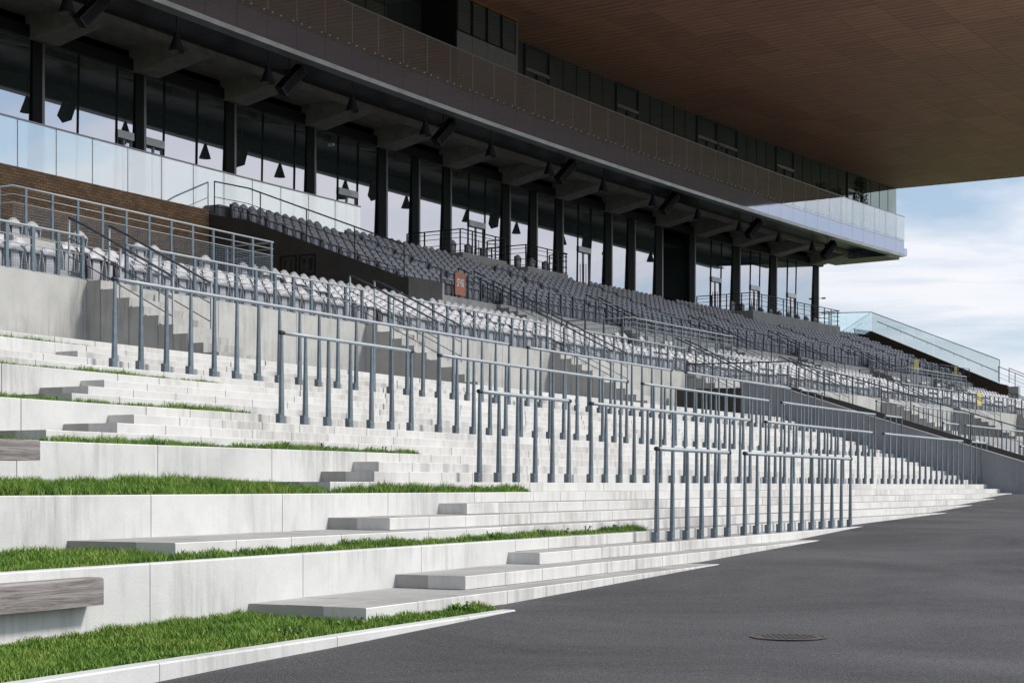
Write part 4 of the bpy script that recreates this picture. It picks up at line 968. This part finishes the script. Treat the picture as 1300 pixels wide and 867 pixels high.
# tapering strip so that the roof end matches its slightly skewed edge
a = MB(); v = []
for s_, d_ in ((101.2, 4.5), (104.3, 4.5), (102.5, 20), (101.3, 30.2), (101.2, 30.2)):
    v.append(P(s_, d_, ZR) - RB)
v2 = [x + Vector((0, 0, 1.0)) for x in v]; a.add(v + v2, [(0, 4, 3, 2, 1), (5, 6, 7, 8, 9), (0, 1, 6, 5), (1, 2, 7, 6), (2, 3, 8, 7), (3, 4, 9, 8)], M['soffit']); build(a, 'roof_end', RF)

# ------------------------------------------------------------------ pendant lamps and loudspeakers under the balcony
def cone(mb_, r0, r1, z0, z1, m, n_=14):
    v = [(math.cos(2 * math.pi * i / n_) * r0, math.sin(2 * math.pi * i / n_) * r0, z0) for i in range(n_)] + [(math.cos(2 * math.pi * i / n_) * r1, math.sin(2 * math.pi * i / n_) * r1, z1) for i in range(n_)]
    mb_.add(v, [(i, (i + 1) % n_, n_ + (i + 1) % n_, n_ + i) for i in range(n_)], m)
lm = {}
a = MB(); cone(a, .30, .13, -.34, .16, M['black']); cone(a, .13, .07, .16, .36, M['black']); lm['lamp_shade'] = a.mesh('lamp_shade', True)
a = MB(); cone(a, .29, .12, -.335, .15, M['lens']); lm['reflector'] = a.mesh('reflector', True)
a = MB(); a.tube([(0, 0, .34), (0, 0, 1.5)], .018, M['black']); lm['rod'] = a.mesh('rod')
ls = [14.2, 19.43, 24.8, 30.0, 35.39, 40.67, 45.94, 51.16, 56.62, 62.1, 67.5, 72.94, 78.37]
for i, s in enumerate(ls):
    t = thing('pendant_lamp', f'black bell-shaped pendant lamp under the balcony, {ORD[i + 1]} from the left', 'lamp', P(s, 27.7, 16.38), rot(s), 'pendant lamps under the balcony')
    for k, me_ in lm.items(): link(k, me_, t)
a = MB(); 
a.box(-.22, .22, -.24, .24, -.72, .72, M['black'], (-.2, .2, -.2, .24)); spm = a.mesh('cabinet')
a = MB()
for k in range(12): a.box(-.17, .17, -.262, -.242, -.64 + k * .107, -.57 + k * .107, M['column'])
gr = a.mesh('grille')
a = MB(); a.tube([(0, .1, .35), (0, .1, 1.55)], .022, M['black']); a.box(-.25, .25, .02, .2, .2, .38, M['black']); a.tube([(-.2, .1, .3), (-.2, .1, -.15)], .02, M['black']); a.tube([(.2, .1, .3), (.2, .1, -.15)], .02, M['black']); hm = a.mesh('bracket')
for i, s in enumerate([20.93, 31.81, 42.62, 53.33, 64.58, 75.46, 86.26]):
    t = thing('loudspeaker', f'black tilted column loudspeaker hung under the balcony, {ORD[i + 1]} from the left', 'loudspeaker', P(s, 28.0, 16.62), rot(s), 'loudspeakers under the balcony')
    o = link('cabinet', spm, t); o.rotation_euler = (math.radians(18), math.radians(38), 0)
    g_ = link('grille', gr, o); link('bracket', hm, t)
# second small lamp next to the last loudspeaker
t = thing('pendant_lamp', 'small black floodlight beside the farthest loudspeaker', 'lamp', P(83.6, 27.9, 16.5), rot(84), 'pendant lamps under the balcony')
for k, me_ in lm.items(): link(k, me_, t)

# ------------------------------------------------------------------ boards hung on the rails
def letter_quads(ch):
    seg = {'S': [(0, 4, 3, 5), (0, 2, 1, 5), (0, 2, 3, 3), (2, 0, 3, 3), (0, 0, 3, 1)], '4': [(0, 2, 1, 5), (0, 2, 3, 3), (2, 0, 3, 5)],
           '6': [(0, 0, 1, 5), (0, 4, 3, 5), (0, 2, 3, 3), (2, 0, 3, 3), (0, 0, 3, 1)]}
    return seg[ch]
def board(s, d, z, wd, hg, m, label, text=None, tilt=0.0):
    t = thing('notice_board', label, 'sign', P(s, d, z), rot(s)); a = MB(); a.box(-wd / 2, wd / 2, 0, .03, 0, hg, m); b_ = build(a, 'board', t)
    a = MB(); a.box(-wd / 2 + .05, -wd / 2 + .09, -.004, .034, hg - .03, hg + .06, M['black']); a.box(wd / 2 - .09, wd / 2 - .05, -.004, .034, hg - .03, hg + .06, M['black']); build(a, 'clip', t)
    if text:
        a = MB(); u = wd * .062; x = -u * (len(text) * 3.9 - .9) / 2
        for ch in text:
            for (x0, y0, x1, y1) in letter_quads(ch): a.box(x + x0 * u, x + x1 * u, -.004, -.001, hg * .38 + y0 * u * 1.3, hg * .38 + y1 * u * 1.3, M['white_print'])
            x += 3.9 * u
        build(a, 'lettering', t)
    return t
board(31.6, 19.72, 7.3, .74, .86, M['orange'], 'orange board with white characters on the upper front railing', 'S46')
board(81.9, 19.7, 7.45, .8, .8, M['yellow'], 'plain yellow board on the dark railing at upper right')
board(89.2, 19.9, 7.5, .7, .75, M['yellow'], 'yellow board behind the stair rails near the brown end wall')
board(75.1, 13.1, 4.75, .75, .8, M['yellow'], 'yellow board behind stair rails on the lower front railing')

# potted shrub on the balcony; the teal one is added for its reflection
def shrub(s, d, z, h, r, label, n_, potm):
    t = thing('potted_shrub', label, 'plant', P(s, d, z), 0, 'shrubs on the balcony')
    a = MB(); cone(a, r * .45, r * .6, 0, .6, potm, 10); build(a, 'pot', t)
    a = MB(); a.tube([(0, 0, .4), (.03, 0, h * .6), (0, .05, h * .9)], .03, M['black'], 5); a.tube([(0, 0, h * .4), (.3, .1, h * .62)], .02, M['black'], 5); a.tube([(0, 0, h * .45), (-.3, .1, h * .7)], .02, M['black'], 5); build(a, 'stem', t)
    a = MB()
    for k in range(n_):
        u = random.random(); zc = h * (.25 + .75 * u); rr = r * (1 - .45 * u) * math.sqrt(random.random()); an = random.uniform(0, 6.28)
        c = Vector((math.cos(an) * rr, math.sin(an) * rr, zc)); v1 = Vector((random.gauss(0, 1), random.gauss(0, 1), random.gauss(0, 1))).normalized() * .09; v2 = v1.cross(Vector((random.gauss(0, 1), random.gauss(0, 1), random.gauss(0, 1)))).normalized() * .045
        a.add([c - v1, c + v2, c + v1, c - v2], [(0, 1, 2, 3)], M['leaf'])
    stuff(build(a, 'foliage', t))
shrub(92.0, 28.4, 18.3, 4.3, .75, 'tall dark leafy shrub in a pot standing on the balcony near its right end', 900, M['black'])
shrub(89.4, 29.0, 18.3, 3.2, .7, 'green shrub in a teal pot added as the reflection of the taller one', 700, M['teal'])

# small cameras fixed to the building
def camera_unit(s_, d, z, label):
    t = thing('security_camera', label, 'camera', P(s_, d, z), rot(s_)); a = MB(); a.box(-.06, .06, -.32, .0, -.06, .06, M['white_print'], (-.05, .05, -.3, 0)); build(a, 'housing', t)
    a = MB(); a.tube([(0, 0, 0), (0, .35, .05)], .02, M['jamb']); build(a, 'arm', t)
camera_unit(41.2, 33.7, 16.35, 'small white security camera on the fourth black column from the left')
camera_unit(96.45, 33.85, 14.6, 'small security camera on the far right corner column of the building')
